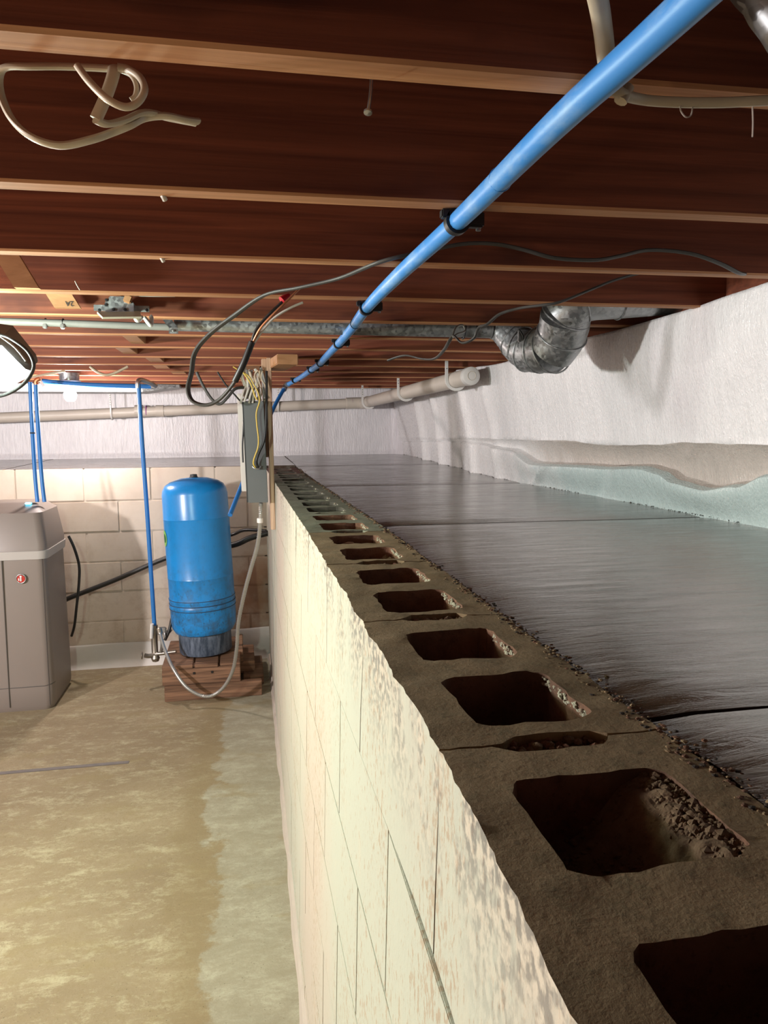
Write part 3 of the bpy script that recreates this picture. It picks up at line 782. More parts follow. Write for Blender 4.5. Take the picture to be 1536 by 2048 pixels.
def seam(i, t, sc_=1.02, rr=.0028):
    p = allp[i][0].lerp(allp[i + 1][0], t); r = allp[i][1] + (allp[i + 1][1] - allp[i][1]) * t
    ax = (allp[min(i + 2, len(allp) - 1)][0] - allp[max(i - 1, 0)][0]) if 0 < t < 1 else (allp[min(i + 1, len(allp) - 1)][0] - allp[max(i - 1, 0)][0])
    mb = MB(); mb.torus(p, r * sc_, rr, 'galv', ax, 36, 6); mb.build('seam_ring', du)
for i, t in ((2, 0), (2, .55), (3, 0), (3, .5), (4, 0), (5, 0), (6, 0), (7, 0), (8, 0), (9, 0)): seam(i, t)
mb = MB(); pp = at(1042, 672, 2.33); mb.box(pp - Vector((.010, .006, .02)), pp + Vector((.010, .006, .02)), 'steel', .002); mb.tube([pp + Vector((-.012, -.01, .02)), pp + Vector((.0, -.014, 0)), pp + Vector((.004, -.01, -.02))], .003, 'black', 8); mb.build('clamp', du)
# straight duct in the joist bay
a0, a1 = at(350, 640, 2.52), at(978, 654, 2.50)
bd = thing('ceiling_duct', ((a0 + a1) / 2), 'slim galvanised duct lying across in the joist bay', 'duct')
mb = MB(); z_ = J + .006
mb.tube([(a0.x, 2.50, z_), ((a0.x + a1.x) / 2, 2.49, z_), (a1.x, 2.48, z_ + .002)], [.021, .025, .030], 'galv', 20, 4); mb.build('duct_tube', bd)
mb = MB(); mb.torus((a1.x - .10, 2.48, z_), .031, .003, 'black', (1, 0, 0)); mb.torus((a1.x - .06, 2.48, z_), .031, .003, 'black', (1, 0, 0)); mb.build('hose_clamp', bd)
# thin conduit that carries on to the left of it
l0, l1 = at(-10, 624, 2.40), at(345, 641, 2.49)
mb = MB(); mb.tube([(-1.6, 2.40, J - .008), (l0.x, 2.41, J - .008), (l1.x, 2.45, J - .010)], .011, 'cable_lt', 12, 3)
o = mb.build('conduit'); tag(o, 'thin pale conduit running across under the joists beside the outlet box', 'conduit')
br = thing('hanger_bracket', at(345, 650, 2.46), 'small bent galvanised hanger bracket at the end of the slim duct', 'bracket')
b0, b1, b2 = at(330, 634, 2.44), at(347, 655, 2.42), at(347, 667, 2.42)
mb = MB()
for A, B in ((b0, b1), (b1, b2)):
    wv = Vector((.014, 0, 0)); dp = Vector((0, .003, 0)); mb.add([A - wv, A + wv, B + wv, B - wv, A - wv + dp, A + wv + dp, B + wv + dp, B - wv + dp], [(0, 1, 2, 3), (7, 6, 5, 4), (0, 4, 5, 1), (1, 5, 6, 2), (2, 6, 7, 3), (3, 7, 4, 0)], 'galv')
mb.build('strap', br, fix=True)
mb = MB(); mb.lathe([(0, -.004), (.004, -.003), (.004, 0)], b2 + Vector((0, -.001, .008)), 'steel', 10, (0, 1, 0)); mb.build('screw', br)
# duct seen low above the far bulb and the corner piece top right
mb = MB(); A, B = at(-60, 780, 5.6), at(345, 786, 5.6); mb.box((A.x, 5.55, A.z - .012), (B.x - .2, 5.85, J - .002), 'galv', .004)
tp = [(B.x - .2, 5.55, A.z - .012), (B.x - .2, 5.85, A.z - .012), (B.x - .2, 5.85, J - .002), (B.x - .2, 5.55, J - .002), (B.x + .05, 5.6, J - .02), (B.x + .05, 5.8, J - .02), (B.x + .05, 5.8, J - .002), (B.x + .05, 5.6, J - .002)]
mb.add(tp, [(0, 1, 5, 4), (1, 2, 6, 5), (2, 3, 7, 6), (3, 0, 4, 7), (4, 5, 6, 7)], 'galv')
o = mb.build('flat_duct', fix=True); tag(o, 'flat grey sheet metal duct under the far joists behind the lit bulb', 'duct')
mb = MB(); A = at(1520, 20, .62); mb.tube([A + Vector((-.015, .03, .05)), A + Vector((.0, .0, .012)), A + Vector((.03, -.02, -.03)), A + Vector((.08, -.05, -.05))], [.012, .018, .024, .026], 'galv', 16, 4, rfun=lambda i, r: r * (1 + .06 * (i % 2)))
o = mb.build('flexible_duct'); tag(o, 'bit of crimped grey metal duct at the ceiling edge above the blue pipe', 'duct')

# ---------------------------------------------------------------- white drain pipe
dp = thing('drain_pipe', (1.1, 5.0, 1.78), 'white plastic drain pipe slung along the foil walls', 'pipe')
e0 = at(942, 752, 3.62); c0 = at(728, 806, 6.05)
mb = MB(); mb.tube([e0, c0], .043, 'pvc', 28, 0); mb.build('right_run', dp)
ax = (c0 - e0).normalized()
mb = MB(); mb.lathe([(.0, -.010), (.040, -.010), (.046, -.006), (.047, .03), (.043, .03)], e0, 'pvc_white', 32, ax); mb.build('end_cap', dp)
mb = MB(); mb.torus(e0 - ax * .0105, .022, .0016, 'pvc', ax, 28, 6); mb.build('cap_ring', dp)
f0, f1 = at(-60, 838, 6.08), at(716, 806, 6.08)
mb = MB(); mb.tube([f0, f1], .040, 'pvc', 24, 0); mb.build('far_run', dp)
mb = MB(); mb.tube([f1 + Vector((-.10, 0, -.003)), f1, c0, c0 - ax * .14], [.046, .047, .047, .048], 'pvc', 24, 4); mb.build('corner_elbow', dp)
for px, py in ((293, 822), (704, 806)):
    p_ = at(px, py, 6.08); mb = MB(); mb.torus(p_, .0405, .004, 'purple', (1, 0, 0)); mb.build('primer_ring', dp)
for px in (278, 320):
    p_ = at(px, 822, 6.08); mb = MB(); mb.lathe([(.041, -.03), (.046, -.03), (.046, .03), (.041, .03)], p_, 'pvc', 24, (1, 0, 0)); mb.build('coupling', dp)
def hanger(x, y, z, r, along, label, hook=True, w_=.010):
    h = thing('pipe_hanger', (x, y, z), label, 'pipe hanger', 'perforated strap hangers on the drain pipe')
    side = Vector((1, 0, 0)) if along == 'y' else Vector((0, 1, 0)); al = Vector((0, 1, 0)) if along == 'y' else Vector((1, 0, 0))
    c = Vector((x, y, z)); pts = [c - side * r + Vector((0, 0, J + .03 - z))]
    pts += [c - side * r + Vector((0, 0, .03))]
    for q in range(0, 9): t = PI + PI * .92 * q / 8; pts.append(c + side * (r * math.cos(t)) + Vector((0, 0, r * math.sin(t))))
    mb = MB(); vs = []; fs = []
    for i, p in enumerate(pts):
        t = (pts[min(i + 1, len(pts) - 1)] - pts[max(i - 1, 0)]).normalized(); nn = t.cross(al)
        for s1 in (-1, 1):
            for s2 in (-1, 1): vs.append(p + nn * w_ * .75 * s1 + al * .005 * s2)
    for i in range(len(pts) - 1):
        a_ = i * 4
        for q, r2 in ((0, 1), (1, 3), (3, 2), (2, 0)): fs.append((a_ + q, a_ + r2, a_ + r2 + 4, a_ + q + 4))
    mb.add(vs, fs, 'whitep').build('strap', h, fix=True)
    mb = MB()
    for i in range(1, 8):
        zz_ = z + .04 + i * .018
        if zz_ > J: break
        mb.lathe([(0, 0), (.0028, 0), (.0028, .001)], c - side * r + (Vector((0, -.0052, 0)) if along == 'y' else Vector((0, -w_ * .75 - .0004, 0))) + Vector((0, 0, zz_ - z)), 'box_dark', 8, (0, -1, 0))
    if mb.v: mb.build('strap_holes', h)['kind'] = 'stuff'
def onpipe(px):
    t = min(1, max(0, (942 - px) / (942 - 728))); lo, hi = 0.0, 1.0
    for _ in range(40):
        m_ = (lo + hi) / 2; p_ = e0.lerp(c0, m_); c_ = RC.transposed() @ (p_ - CAM)
        if 768 + F * c_.x / c_.z > px: lo = m_
        else: hi = m_
    return e0.lerp(c0, lo)
for px, lb in ((912, 'white strap hanger nearest the capped end of the drain pipe'), (812, 'white strap hanger midway along the sloping drain pipe'), (738, 'strap hanger at the corner elbow of the drain pipe')):
    p_ = onpipe(px); hanger(p_.x, p_.y, p_.z, .0525, 'y', lb)
for px, py, lb in ((224, 825, 'white strap hanger on the drain pipe beside the lit bulb'), (556, 809, 'strap hanger on the drain pipe behind the blue pipe bend')):
    p_ = at(px, py, 6.08); hanger(p_.x, p_.y, p_.z, .0505, 'x', lb, w_=.012)

# ---------------------------------------------------------------- black cable with loop and stripped wires
def cable(name, pl, r, mat, label, cat='cable', n_=10, sm=6, flat=1.0, group=None, parent=None):
    mb = MB(); mb.tube([at(*p) for p in pl], r, mat, n_, sm, flat); o = mb.build(name, parent)
    if parent is None: tag(o, label, cat, group)
    return o
bc = thing('black_cable', at(440, 800, 2.0), 'black cable drooping in a big loop from the joists, its end stripped', 'cable')
cable('sheath', [(1495, 548, 1.52), (1478, 546, 1.46), (1440, 527, 1.44), (1380, 507, 1.44), (1300, 500, 1.45), (1240, 512, 1.455), (1190, 520, 1.455), (1110, 516, 1.46), (1050, 500, 1.46), (990, 488, 1.465), (925, 488, 1.465), (840, 505, 1.47), (760, 524, 1.49), (680, 556, 1.64), (600, 575, 1.72), (530, 590, 1.80), (470, 630, 1.88), (420, 668, 1.94), (390, 705, 1.97), (383, 745, 1.98), (376, 778, 1.98), (385, 802, 1.97), (412, 810, 1.96), (440, 798, 1.95), (470, 762, 1.93), (490, 722, 1.91), (503, 686, 1.90)], [.0060] * 16 + [.0074] * 7 + [.0080] * 4, 'cable_grey', '', flat=.62, parent=bc)
cable('stripped_sheath_end', [(470, 762, 1.928), (488, 725, 1.908), (504, 684, 1.898)], .0085, 'black', '', parent=bc)
cable('black_wire', [(503, 686, 1.90), (512, 660, 1.89), (535, 632, 1.88), (560, 608, 1.87), (568, 600, 1.87)], .0035, 'black', '', parent=bc)
cable('copper_wire', [(505, 686, 1.90), (522, 655, 1.88), (550, 625, 1.86), (580, 596, 1.85), (600, 576, 1.85)], .003, 'copper', '', parent=bc)
cable('white_wire', [(508, 686, 1.90), (526, 660, 1.89), (548, 636, 1.88), (580, 616, 1.87), (606, 605, 1.86)], .003, 'wirewhite', '', parent=bc)
mb = MB(); A = at(571, 596, 1.868); mb.lathe([(.011, -.012), (.010, -.004), (.006, .010), (.004, .014)], A, 'red', 14, (.6, .2, .5)); mb.build('red_wire_cap', bc)
# loose cable by the duct
cable('grey_cable', [(1285, 545, 1.85), (1230, 560, 1.85), (1180, 580, 1.85), (1120, 604, 1.85), (1085, 610, 1.87), (1040, 616, 1.93), (1000, 628, 2.0), (975, 648, 2.05), (958, 655, 2.1), (948, 676, 2.12), (925, 686, 2.15), (908, 672, 2.2), (900, 680, 2.25), (888, 700, 2.35), (870, 717, 2.5), (845, 718, 2.6), (810, 711, 2.7), (775, 721, 2.75)], [.0062] * 9 + [.0052] * 9, 'cable_grey', 'grey cable trailing past the duct elbow with a kinked loose end', flat=.6)
# small tie where the cable meets the duct
cable('wire_tie', [(905, 672, 2.2), (912, 655, 2.25), (925, 650, 2.3), (930, 662, 2.28), (915, 668, 2.22), (906, 674, 2.2)], .003, 'cable_lt', 'twist of thin wire tied round the slim duct')
# thin loops behind the black cable
cable('thin_cable', [(393, 744, 3.4), (408, 775, 3.4), (425, 800, 3.4), (440, 808, 3.4), (455, 795, 3.4), (470, 778, 3.42), (487, 775, 3.45)], .007, 'cable_grey', 'dark cable sagging behind the big black loop toward the post')
cable('thin_cable', [(435, 744, 3.5), (452, 770, 3.5), (475, 796, 3.5), (486, 812, 3.5), (487, 850, 3.5), (485, 890, 3.5), (486, 925, 3.5)], .004, 'black', 'thin black wire hanging down the side of the post')
# cream cables, upper left
cc = thing('cream_cable', at(200, 200, .85), 'coil of flat cream cable hanging off the first joist', 'cable')
cable('long_loop', [(395, 243, .86), (370, 240, .85), (330, 232, .84), (290, 236, .84), (262, 250, .83), (225, 265, .83), (180, 280, .82), (120, 291, .82), (65, 275, .82), (25, 240, .83), (2, 190, .84), (-2, 150, .84), (14, 134, .83), (60, 133, .82), (130, 133, .82), (215, 137, .81), (228, 140, .80), (215, 185, .80), (192, 238, .80)], [.0062] * 19, 'romex', '', flat=.55, parent=cc, n_=12)
cable('fold_back', [(192, 240, .80), (215, 248, .81), (250, 240, .82), (290, 225, .83), (340, 236, .85), (392, 246, .86)], .0056, 'romex', '', flat=.6, parent=cc, n_=12)
cable('inner_wire', [(155, 132, .79), (180, 165, .78), (215, 198, .77), (250, 214, .77), (275, 205, .77), (289, 180, .77), (280, 155, .78), (255, 138, .79), (235, 134, .79)], .0036, 'romex', '', parent=cc)
cable('bare_wire', [(150, 132, .792), (175, 166, .782), (210, 201, .772), (246, 218, .772)], .0014, 'copper', '', parent=cc)
cable('second_wire', [(235, 138, .80), (262, 150, .79), (273, 172, .785), (271, 192, .785), (262, 200, .785)], .0026, 'romex', '', parent=cc)
# cream cable, upper right
rc = thing('cream_cable', at(1240, 190, .72), 'cream cable bent behind the blue pipe and along the first joist', 'cable')
cable('sheath', [(1180, -60, .56), (1196, 0, .60), (1206, 60, .645), (1213, 118, .668), (1222, 160, .672), (1240, 186, .675), (1290, 200, .69), (1370, 205, .69), (1450, 205, .685), (1560, 200, .675), (1700, 196, .67)], [.0085] * 5 + [.0055] * 6, 'romex', '', flat=.6, parent=rc, n_=12)
mb = MB(); A = at(1247, 190, .68); mb.tube([A + Vector((-.003, 0, -.006)), A + Vector((.004, 0, .008))], .0065, 'romex', 10, 0); mb.build('staple', rc)
# short cable tails in the joist holes
for px, py, Y_, lb in ((328, 396, 1.10, 'white cable stub poking from below the second joist'), (325, 519, 1.50, 'white cable stub poking from below the third joist')):
    A = at(px - 4, py - 8, Y_ + .04); B = at(px + 2, py + 4, Y_ + .04); mb = MB(); mb.tube([A, (A + B) / 2 + Vector((0, -.004, 0)), B], .004, 'wirewhite', 8, 3); o = mb.build('cable_stub'); tag(o, lb, 'cable')
cable('sagging_cable', [(180, 733, 3.92), (195, 744, 3.92), (212, 750, 3.92), (230, 746, 3.92), (256, 733, 3.92)], .011, 'romex', 'short cream cable sagging between joists right of the bulb', flat=.6)
cable('loose_cable', [(35, 760, 4.3), (60, 755, 4.3), (95, 748, 4.3), (130, 742, 4.3)], .006, 'romex', 'thin cable drooping under the joists left of the bulb')
# hanging nail
nl = thing('nail', at(738, 190, .745), 'bent-over steel nail hanging from the first joist', 'nail')
A, B = at(743, 158, .755), at(736, 224, .745)
mb = MB(); mb.tube([A, (A + B) / 2 + Vector((.0006, 0, 0)), B], .0017, 'steel', 8, 3); mb.build('shank', nl)
mb = MB(); mb.lathe([(0, -.001), (.0042, -.0008), (.0042, .0012), (0, .002)], B, 'steel', 16, B - A); mb.build('head', nl)
# cobwebs
for pl, lb in (([(1360, 205, .69), (1362, 222, .69), (1372, 234, .69), (1382, 230, .69), (1386, 208, .69)], 'short looped cobweb thread under the cream cable'), ([(1505, 214, .68), (1506, 245, .68), (1505, 274, .68)], 'straight hanging cobweb thread right of the looped one')):
    cable('cobweb', pl, .0008, 'web', lb, 'cobweb', 5)
cable('cobweb', [(150, 562, 1.88), (155, 572, 1.88), (160, 580, 1.88)], .0015, 'web', 'wisp of cobweb on the joist above the metal outlet box', 'cobweb', 5)

# ---------------------------------------------------------------- outlet box
bx = thing('outlet_box', at(240, 610, 2.28), 'galvanised outlet box with bar hanger fixed on a joist', 'electrical box')
Yb = 2.27
def px2(x0, y0, x1, y1, Y_): A, B = at(x0, y0, Y_), at(x1, y1, Y_); return A.x, B.z, B.x, A.z
x0, z0, x1, z1 = px2(209, 592, 268, 626, Yb)
mb = MB(); bm = bmesh.new(); prof = [(x0 + .0, z0), (x1, z0), (x1, z1 - .018), (x1 - .012, z1), (x0 + .015, z1), (x0, z1 - .018)]
vs = [(x, Yb, z) for x, z in prof] + [(x, Yb + .035, z) for x, z in prof]; fs = [(0, 1, 2, 3, 4, 5), (11, 10, 9, 8, 7, 6)] + [(i, i + 6, (i + 1) % 6 + 6, (i + 1) % 6) for i in range(6)]; bm.free()
mb.add(vs, fs, 'galv').build('body', bx, smooth=False, fix=True)
xl, zl_, xr, zh = px2(187, 609, 299, 624, Yb + .022)
mb = MB(); mb.box((xl, Yb + .022, zl_), (xr, Yb + .026, zh), 'galv', .001); mb.build('bar_hanger', bx)
for px, py in ((213, 600), (199, 620), (227, 619), (250, 619), (294, 620), (212, 610)):
    mb = MB(); p_ = at(px, py, Yb - .001); mb.lathe([(0, -.0015), (.0045, -.001), (.0045, .002)], p_, 'black', 10, (0, 1, 0)); mb.build('screw_hole', bx)
mb = MB(); p_ = at(256, 598, Yb - .004); mb.box(p_ + Vector((-.011, -.006, -.012)), p_ + Vector((.011, .004, .012)), 'board', .003, Matrix.Rotation(.4, 3, 'Y')); mb.build('wood_chip', bx)
# cream outlet facing down and forward
A, B, Cc, D = at(194, 627, 2.27), at(279, 626, 2.27), at(283, 637, 2.20), at(205, 638, 2.20)
mb = MB(); up_ = Vector((0, .004, .006)); mb.add([A, B, Cc, D, A + up_, B + up_, Cc + up_, D + up_], [(0, 1, 2, 3), (7, 6, 5, 4), (0, 4, 5, 1), (1, 5, 6, 2), (2, 6, 7, 3), (3, 7, 4, 0)], 'cream'); pl_ = mb.build('outlet_plate', bx, smooth=False, fix=True)
for t in (.38, .70):
    mb = MB(); c1 = A.lerp(B, t).lerp(D.lerp(Cc, t), .55) - Vector((0, .001, .0015)); e1 = (B - A).normalized() * .014; e2 = (D - A).normalized() * .010
    mb.add([c1 - e1 - e2, c1 + e1 - e2, c1 + e1 + e2, c1 - e1 + e2], [(0, 1, 2, 3)], 'box_dark'); mb.build('receptacle', pl_, smooth=False)
cable('white_pigtail', [(268, 628, 2.26), (272, 640, 2.22), (278, 641, 2.22), (284, 634, 2.24)], .005, 'whitep', '', parent=bx)
cable('white_pigtail', [(290, 636, 2.26), (296, 645, 2.24), (302, 650, 2.24), (303, 636, 2.26), (300, 632, 2.26)], .006, 'whitep', '', parent=bx)
cable('feed_cable', [(268, 590, 2.28), (300, 591, 2.27), (350, 591, 2.26)], .004, 'cable_lt', '', parent=bx)
for i, (px, lb) in enumerate(((90, 'small dark clamp on the thin pale conduit, away from the outlet box'), (125, 'small dark clamp on the thin pale conduit, closer to the outlet box'))):
    p_ = at(px, 628, 2.42); mb = MB(); mb.torus(Vector((p_.x, 2.425, J - .009)), .0125, .003, 'black', (1, 0, 0)); mb.box(Vector((p_.x - .006, 2.405, J - .026)), Vector((p_.x + .006, 2.42, J - .012)), 'steel', .002)
    o = mb.build('conduit_clamp'); tag(o, lb, 'clamp', 'clamps on the thin conduit')

# ---------------------------------------------------------------- work lamp (left edge)
lp = thing('work_lamp', (-.60, 2.0, 1.66), 'bright flood work lamp with dark hood hanging at the picture edge', 'lamp')
A, B = at(-60, 652, 2.06), at(62, 735, 1.96)
t0, t1, t2, t3 = at(-90, 660, 2.02), at(8, 664, 2.02), at(62, 740, 1.97), at(-90, 740, 1.97)
bk = Vector((.0, .07, .03))
mb = MB(); lo1, lo2 = at(64, 746, 1.95), at(-90, 768, 1.95); lo3 = at(2, 768, 1.95)
f_ = [t0, t1, t2, t3]
# hood: slanted dark plate above the lens
mb.add([at(-90, 655, 1.99), at(10, 668, 1.99), at(58, 728, 1.96), at(62, 742, 1.955), at(-90, 690, 1.955)] + [v + bk for v in (at(-90, 655, 1.99), at(10, 668, 1.99), at(58, 728, 1.96), at(62, 742, 1.955), at(-90, 690, 1.955))], [(0, 1, 2, 3, 4), (9, 8, 7, 6, 5), (0, 5, 6, 1), (1, 6, 7, 2), (2, 7, 8, 3), (3, 8, 9, 4), (4, 9, 5, 0)], 'lampgrey'); mb.build('hood', lp, smooth=False, fix=True)
lens = [at(-90, 684, 1.957), at(0, 692, 1.957), at(55, 742, 1.955), at(58, 752, 1.95), at(28, 768, 1.948), at(-90, 768, 1.948)]
mb = MB(); mb.add(lens + [v + Vector((0, .03, .005)) for v in lens], [(0, 1, 2, 3, 4, 5), (11, 10, 9, 8, 7, 6)] + [(i, i + 6, (i + 1) % 6 + 6, (i + 1) % 6) for i in range(6)], 'lens'); mb.build('lens', lp, smooth=False, fix=True)
cable('guard_wire', [(-60, 664, 1.94), (0, 669, 1.93), (30, 682, 1.92), (55, 702, 1.92), (67, 726, 1.92), (64, 745, 1.92), (50, 765, 1.92), (25, 783, 1.93), (-5, 793, 1.94), (-60, 798, 1.95)], .0042, 'box_dark', '', parent=lp)
cable('hood_rim', [(0, 672, 1.95), (30, 695, 1.95), (52, 722, 1.95)], .0025, 'steel', '', parent=lp)

# ---------------------------------------------------------------- bulb
bu = thing('ceiling_bulb', at(140, 765, 4.75), 'bare lit light bulb in a white ceiling socket', 'lamp')
bp = at(140, 784, 4.72)
mb = MB(); mb.lathe([(.0, -.055), (.022, -.054), (.034, -.037), (.037, -.015), (.031, .010), (.020, .028), (.014, .036)], bp, 'bulb', 24); mb.build('glass_bulb', bu)
mb = MB(); mb.lathe([(.022, .034), (.045, .042), (.062, .056), (.064, .066), (.0, .068)], bp, 'whitep', 28); mb.build('socket', bu)
mb = MB(); mb.lathe([(.055, .068), (.058, J - bp.z + .01), (.0, J - bp.z + .01)], bp, 'galv', 24); mb.build('ceiling_box', bu)
sc_l = bpy.data.objects['far_bulb_light']; sc_l.location = bp + Vector((0, -.0, -.085)); 

# ---------------------------------------------------------------- blue pipes by the softener
b1_ = thing('blue_riser', at(66, 880, 4.45), 'blue water riser into the softener, outer of the close pair', 'pipe')
cable('pipe', [(60, 764, 4.45), (64, 850, 4.45), (70, 950, 4.42), (75, 1004, 4.40)], .0105, 'blue', '', parent=b1_)
cable('tie', [(60, 866, 4.437), (70, 866, 4.437)], .004, 'black', '', parent=b1_, sm=0)
b2_ = thing('blue_riser', at(80, 880, 4.45), 'blue water riser into the softener, one nearer the bulb', 'pipe')
cable('pipe', [(71, 764, 4.45), (76, 850, 4.45), (83, 950, 4.42), (89, 1004, 4.40)], .0105, 'blue', '', parent=b2_)
mb = MB(); p_ = at(72, 762, 4.45); mb.tube([p_ + Vector((0, 0, -.02)), p_, p_ + Vector((.02, 0, .012))], .013, 'copper', 12, 4); mb.build('copper_elbow', b2_)
b3_ = thing('blue_header_pipe', at(180, 768, 4.6), 'blue water pipe running level under the far joists by the bulb', 'pipe')
cable('pipe', [(84, 762, 4.62), (150, 768, 4.64), (220, 771, 4.66), (302, 773, 4.68)], .0135, 'blue', '', parent=b3_)
mb = MB(); p_ = at(83, 764, 4.60); mb.box(p_ - Vector((.008, .004, .03)), p_ + Vector((.008, .002, .02)), 'white', .002, Matrix.Rotation(-.5, 3, 'Y')); mb.build('paper_tag', b3_)
b4_ = thing('blue_down_pipe', at(293, 1000, 4.5), 'straight blue water pipe dropping to the tank valves', 'pipe')
cable('pipe', [(277, 768, 4.5), (284, 880, 4.5), (294, 1020, 4.5), (301, 1130, 4.5), (309, 1252, 4.5)], .0125, 'blue', '', parent=b4_)
cable('elbow', [(276, 776, 4.5), (276, 764, 4.5), (282, 760, 4.52), (300, 766, 4.55), (312, 773, 4.58)], .0135, 'steel', '', parent=b4_)

# ---------------------------------------------------------------- post with grey wireway
YP = 3.55
po = thing('wall_post', (.13, YP, 1.06), 'narrow wooden post strip fixed against the end of the painted wall', 'post')
mb = MB(); mb.box((.133, YP - .03, 1.055), (.1545, YP + .06, J), 'stripboard', .002)
for v in mb.v: v.x += (v.z - 1.05) * -.004
mb.build('strip', po)
mb = MB(); mb.box((.108, YP + .004, 1.40), (.130, YP + .06, J - .001), 'stripboard', .002); mb.build('packing_strip', po)
ww = thing('wireway_box', (.08, YP, 1.18), 'tall grey metal wiring channel on the wooden post', 'electrical box')
A, B = at(487, 803, YP - .06), at(530, 1005, YP - .06)
mb = MB(); mb.box((A.x, YP - .06, B.z), (A.x + .092, YP + .0, A.z), 'box_grey', .002)
for v in mb.v: v.x += -.0 + (v.z - A.z) * -.02
mb.build('channel', ww)
mb = MB(); mb.box((A.x - .006, YP - .057, B.z + .002), (A.x + .003, YP + .0, A.z - .002), 'box_dark', .001)
for v in mb.v: v.x += (v.z - A.z) * -.02
mb.build('side_lip', ww)
mb = MB(); mb.box((A.x + .002, YP - .055, A.z - .003), (A.x + .090, YP - .002, A.z + .002), 'black'); mb.build('open_top', ww)
cable('entry_bushing', [(505, 933, 3.475), (510, 937, 3.47), (518, 937, 3.47), (521, 932, 3.475)], .004, 'steel', '', parent=ww)
mb = MB(); mb.box((A.x - .028, YP + .002, 1.24), (A.x - .003, YP + .05, 1.70), 'white', .002)
for v in mb.v: v.x += (v.z - A.z) * -.02
o = mb.build('backing_strip'); tag(o, 'pale painted strip behind the grey wiring channel', 'board')
# ragged bundle of cut cables on top
for i in range(16):
    t = i / 15; px = 485 + 46 * t + R.uniform(-4, 4); 
    pl = [(px, 803 + R.uniform(-8, 8), YP - .03 + R.uniform(-.02, .02)), (px + R.uniform(-8, 8), 780 + R.uniform(-5, 5), YP - .02), (px + R.uniform(-7, 7), 757 + R.uniform(-6, 6), YP - .01), (px + R.uniform(-8, 6), 738 + R.uniform(-3, 5), YP + R.uniform(-.02, .03))]
    o = cable('cut_cable', pl, R.uniform(.005, .008), R.choice(['romex', 'romex', 'wirewhite', 'romex', 'cable_lt']), 'short cream and grey cable crammed into the bundle above the grey channel', 'cable', 8, 4, .7, 'cut cables bundled above the wiring channel')
for i in range(4):
    px = 478 + i * 8; pl = [(px + 12, 775, YP - .04), (px + 6, 792 + R.uniform(-4, 4), YP - .06), (px + R.uniform(0, 6), 803 + R.uniform(0, 6), YP - .07)]
    cable('cut_cable', pl, .0055, 'wirewhite', 'pale frayed cable end splayed over the left of the bundle', 'cable', 8, 4, .6, 'frayed ends beside the bundle')
yc = thing('yellow_cable', at(515, 870, YP - .07), 'yellow cable hanging down the front of the grey channel', 'cable')
cable('sheath', [(466, 733, 3.46), (480, 742, 3.46), (497, 752, 3.46), (508, 770, 3.46), (516, 785, 3.455), (519, 803, 3.45), (513, 825, 3.455), (514, 850, 3.455), (517, 875, 3.455), (516, 895, 3.455), (509, 915, 3.46), (507, 927, 3.465), (512, 936, 3.475)], [.004] * 5 + [.005] * 8, 'yellow', '', flat=.75, parent=yc)
cable('second_strand', [(484, 742, 3.458), (500, 765, 3.458), (509, 790, 3.458), (514, 800, 3.455)], .0035, 'yellow', '', parent=yc)
cable('black_cable', [(533, 742, 3.50), (533, 810, 3.47), (531, 860, 3.46), (527, 885, 3.46), (518, 905, 3.46), (513, 922, 3.46), (516, 935, 3.475)], .006, 'black', 'black cable beside the yellow one on the grey wiring channel')
# wood scrap at the top of the post
mb = MB(); A = at(556, 748, 3.32); mb.box((A.x - .022, 3.32, A.z), (A.x + .072, 3.70, A.z + .044), 'board', .003, Matrix.Rotation(.10, 3, 'Z'))
o = mb.build('wood_block'); tag(o, 'short scrap of lumber wedged under the joists beside the post top', 'wood block')
o.location.z = J - .046

# ---------------------------------------------------------------- flexible metal conduit
fc = thing('flexible_conduit', at(470, 1300, 4.05), 'looping flexible metal conduit from the grey channel to the tank', 'conduit')
mb = MB(); pl = [(522, 1006, 3.51), (521, 1040, 3.52), (515, 1090, 3.58), (501, 1140, 3.66), (488, 1190, 3.75), (477, 1245, 3.85), (473, 1300, 3.93), (464, 1345, 3.99), (442, 1380, 4.03), (412, 1393, 4.06), (375, 1376, 4.08), (347, 1338, 4.14), (328, 1295, 4.25), (319, 1262, 4.33)]
mb.tube([at(*p) for p in pl], .0105, 'flex', 10, 22, rfun=lambda i, r: r * (1.0 if i % 2 else .84)); mb.build('sheath', fc)
mb = MB(); p_ = at(520, 1041, 3.52); mb.lathe([(.012, -.012), (.0145, -.01), (.0145, .01), (.012, .012)], p_, 'whitep', 16, (0, 0, 1)); mb.build('sleeve', fc)
p_ = at(319, 1262, 4.33); mb = MB(); mb.lathe([(.012, -.02), (.016, -.016), (.016, .014), (.010, .02)], p_, 'chrome', 16, (-.2, .2, 1)); mb.build('end_connector', fc)

# ---------------------------------------------------------------- water softener
so = thing('water_softener', (-1.17, 4.45, 0), 'tall taupe plastic water softener cabinet by the far wall', 'water softener')
yf, yk = 4.20, 4.66
xl_, xr_ = -1.47, -1.05
def sect(z, grow=0.0, yfo=0.0, lid=0.0):
    x0, x1, y0, y1 = xl_ - grow + lid * .05, xr_ + grow - lid * .055, yf - grow + yfo, yk + grow
    c = .045; pts = []
    for (cx, cy, a0) in ((x1 - c, y1 - c, 0), (x0 + c, y1 - c, 90), (x0 + c, y0 + c, 180), (x1 - c, y0 + c, 270)):
        for k in range(6): q = math.radians(a0 + 90 * k / 5); pts.append(Vector((cx + c * math.cos(q), cy + c * math.sin(q), z)))
    # bow the front
    for p in pts:
        if p.y < y0 + .02: p.y -= .012 * (1 - ((p.x - (x0 + x1) / 2) / ((x1 - x0) / 2)) ** 2)
    return pts
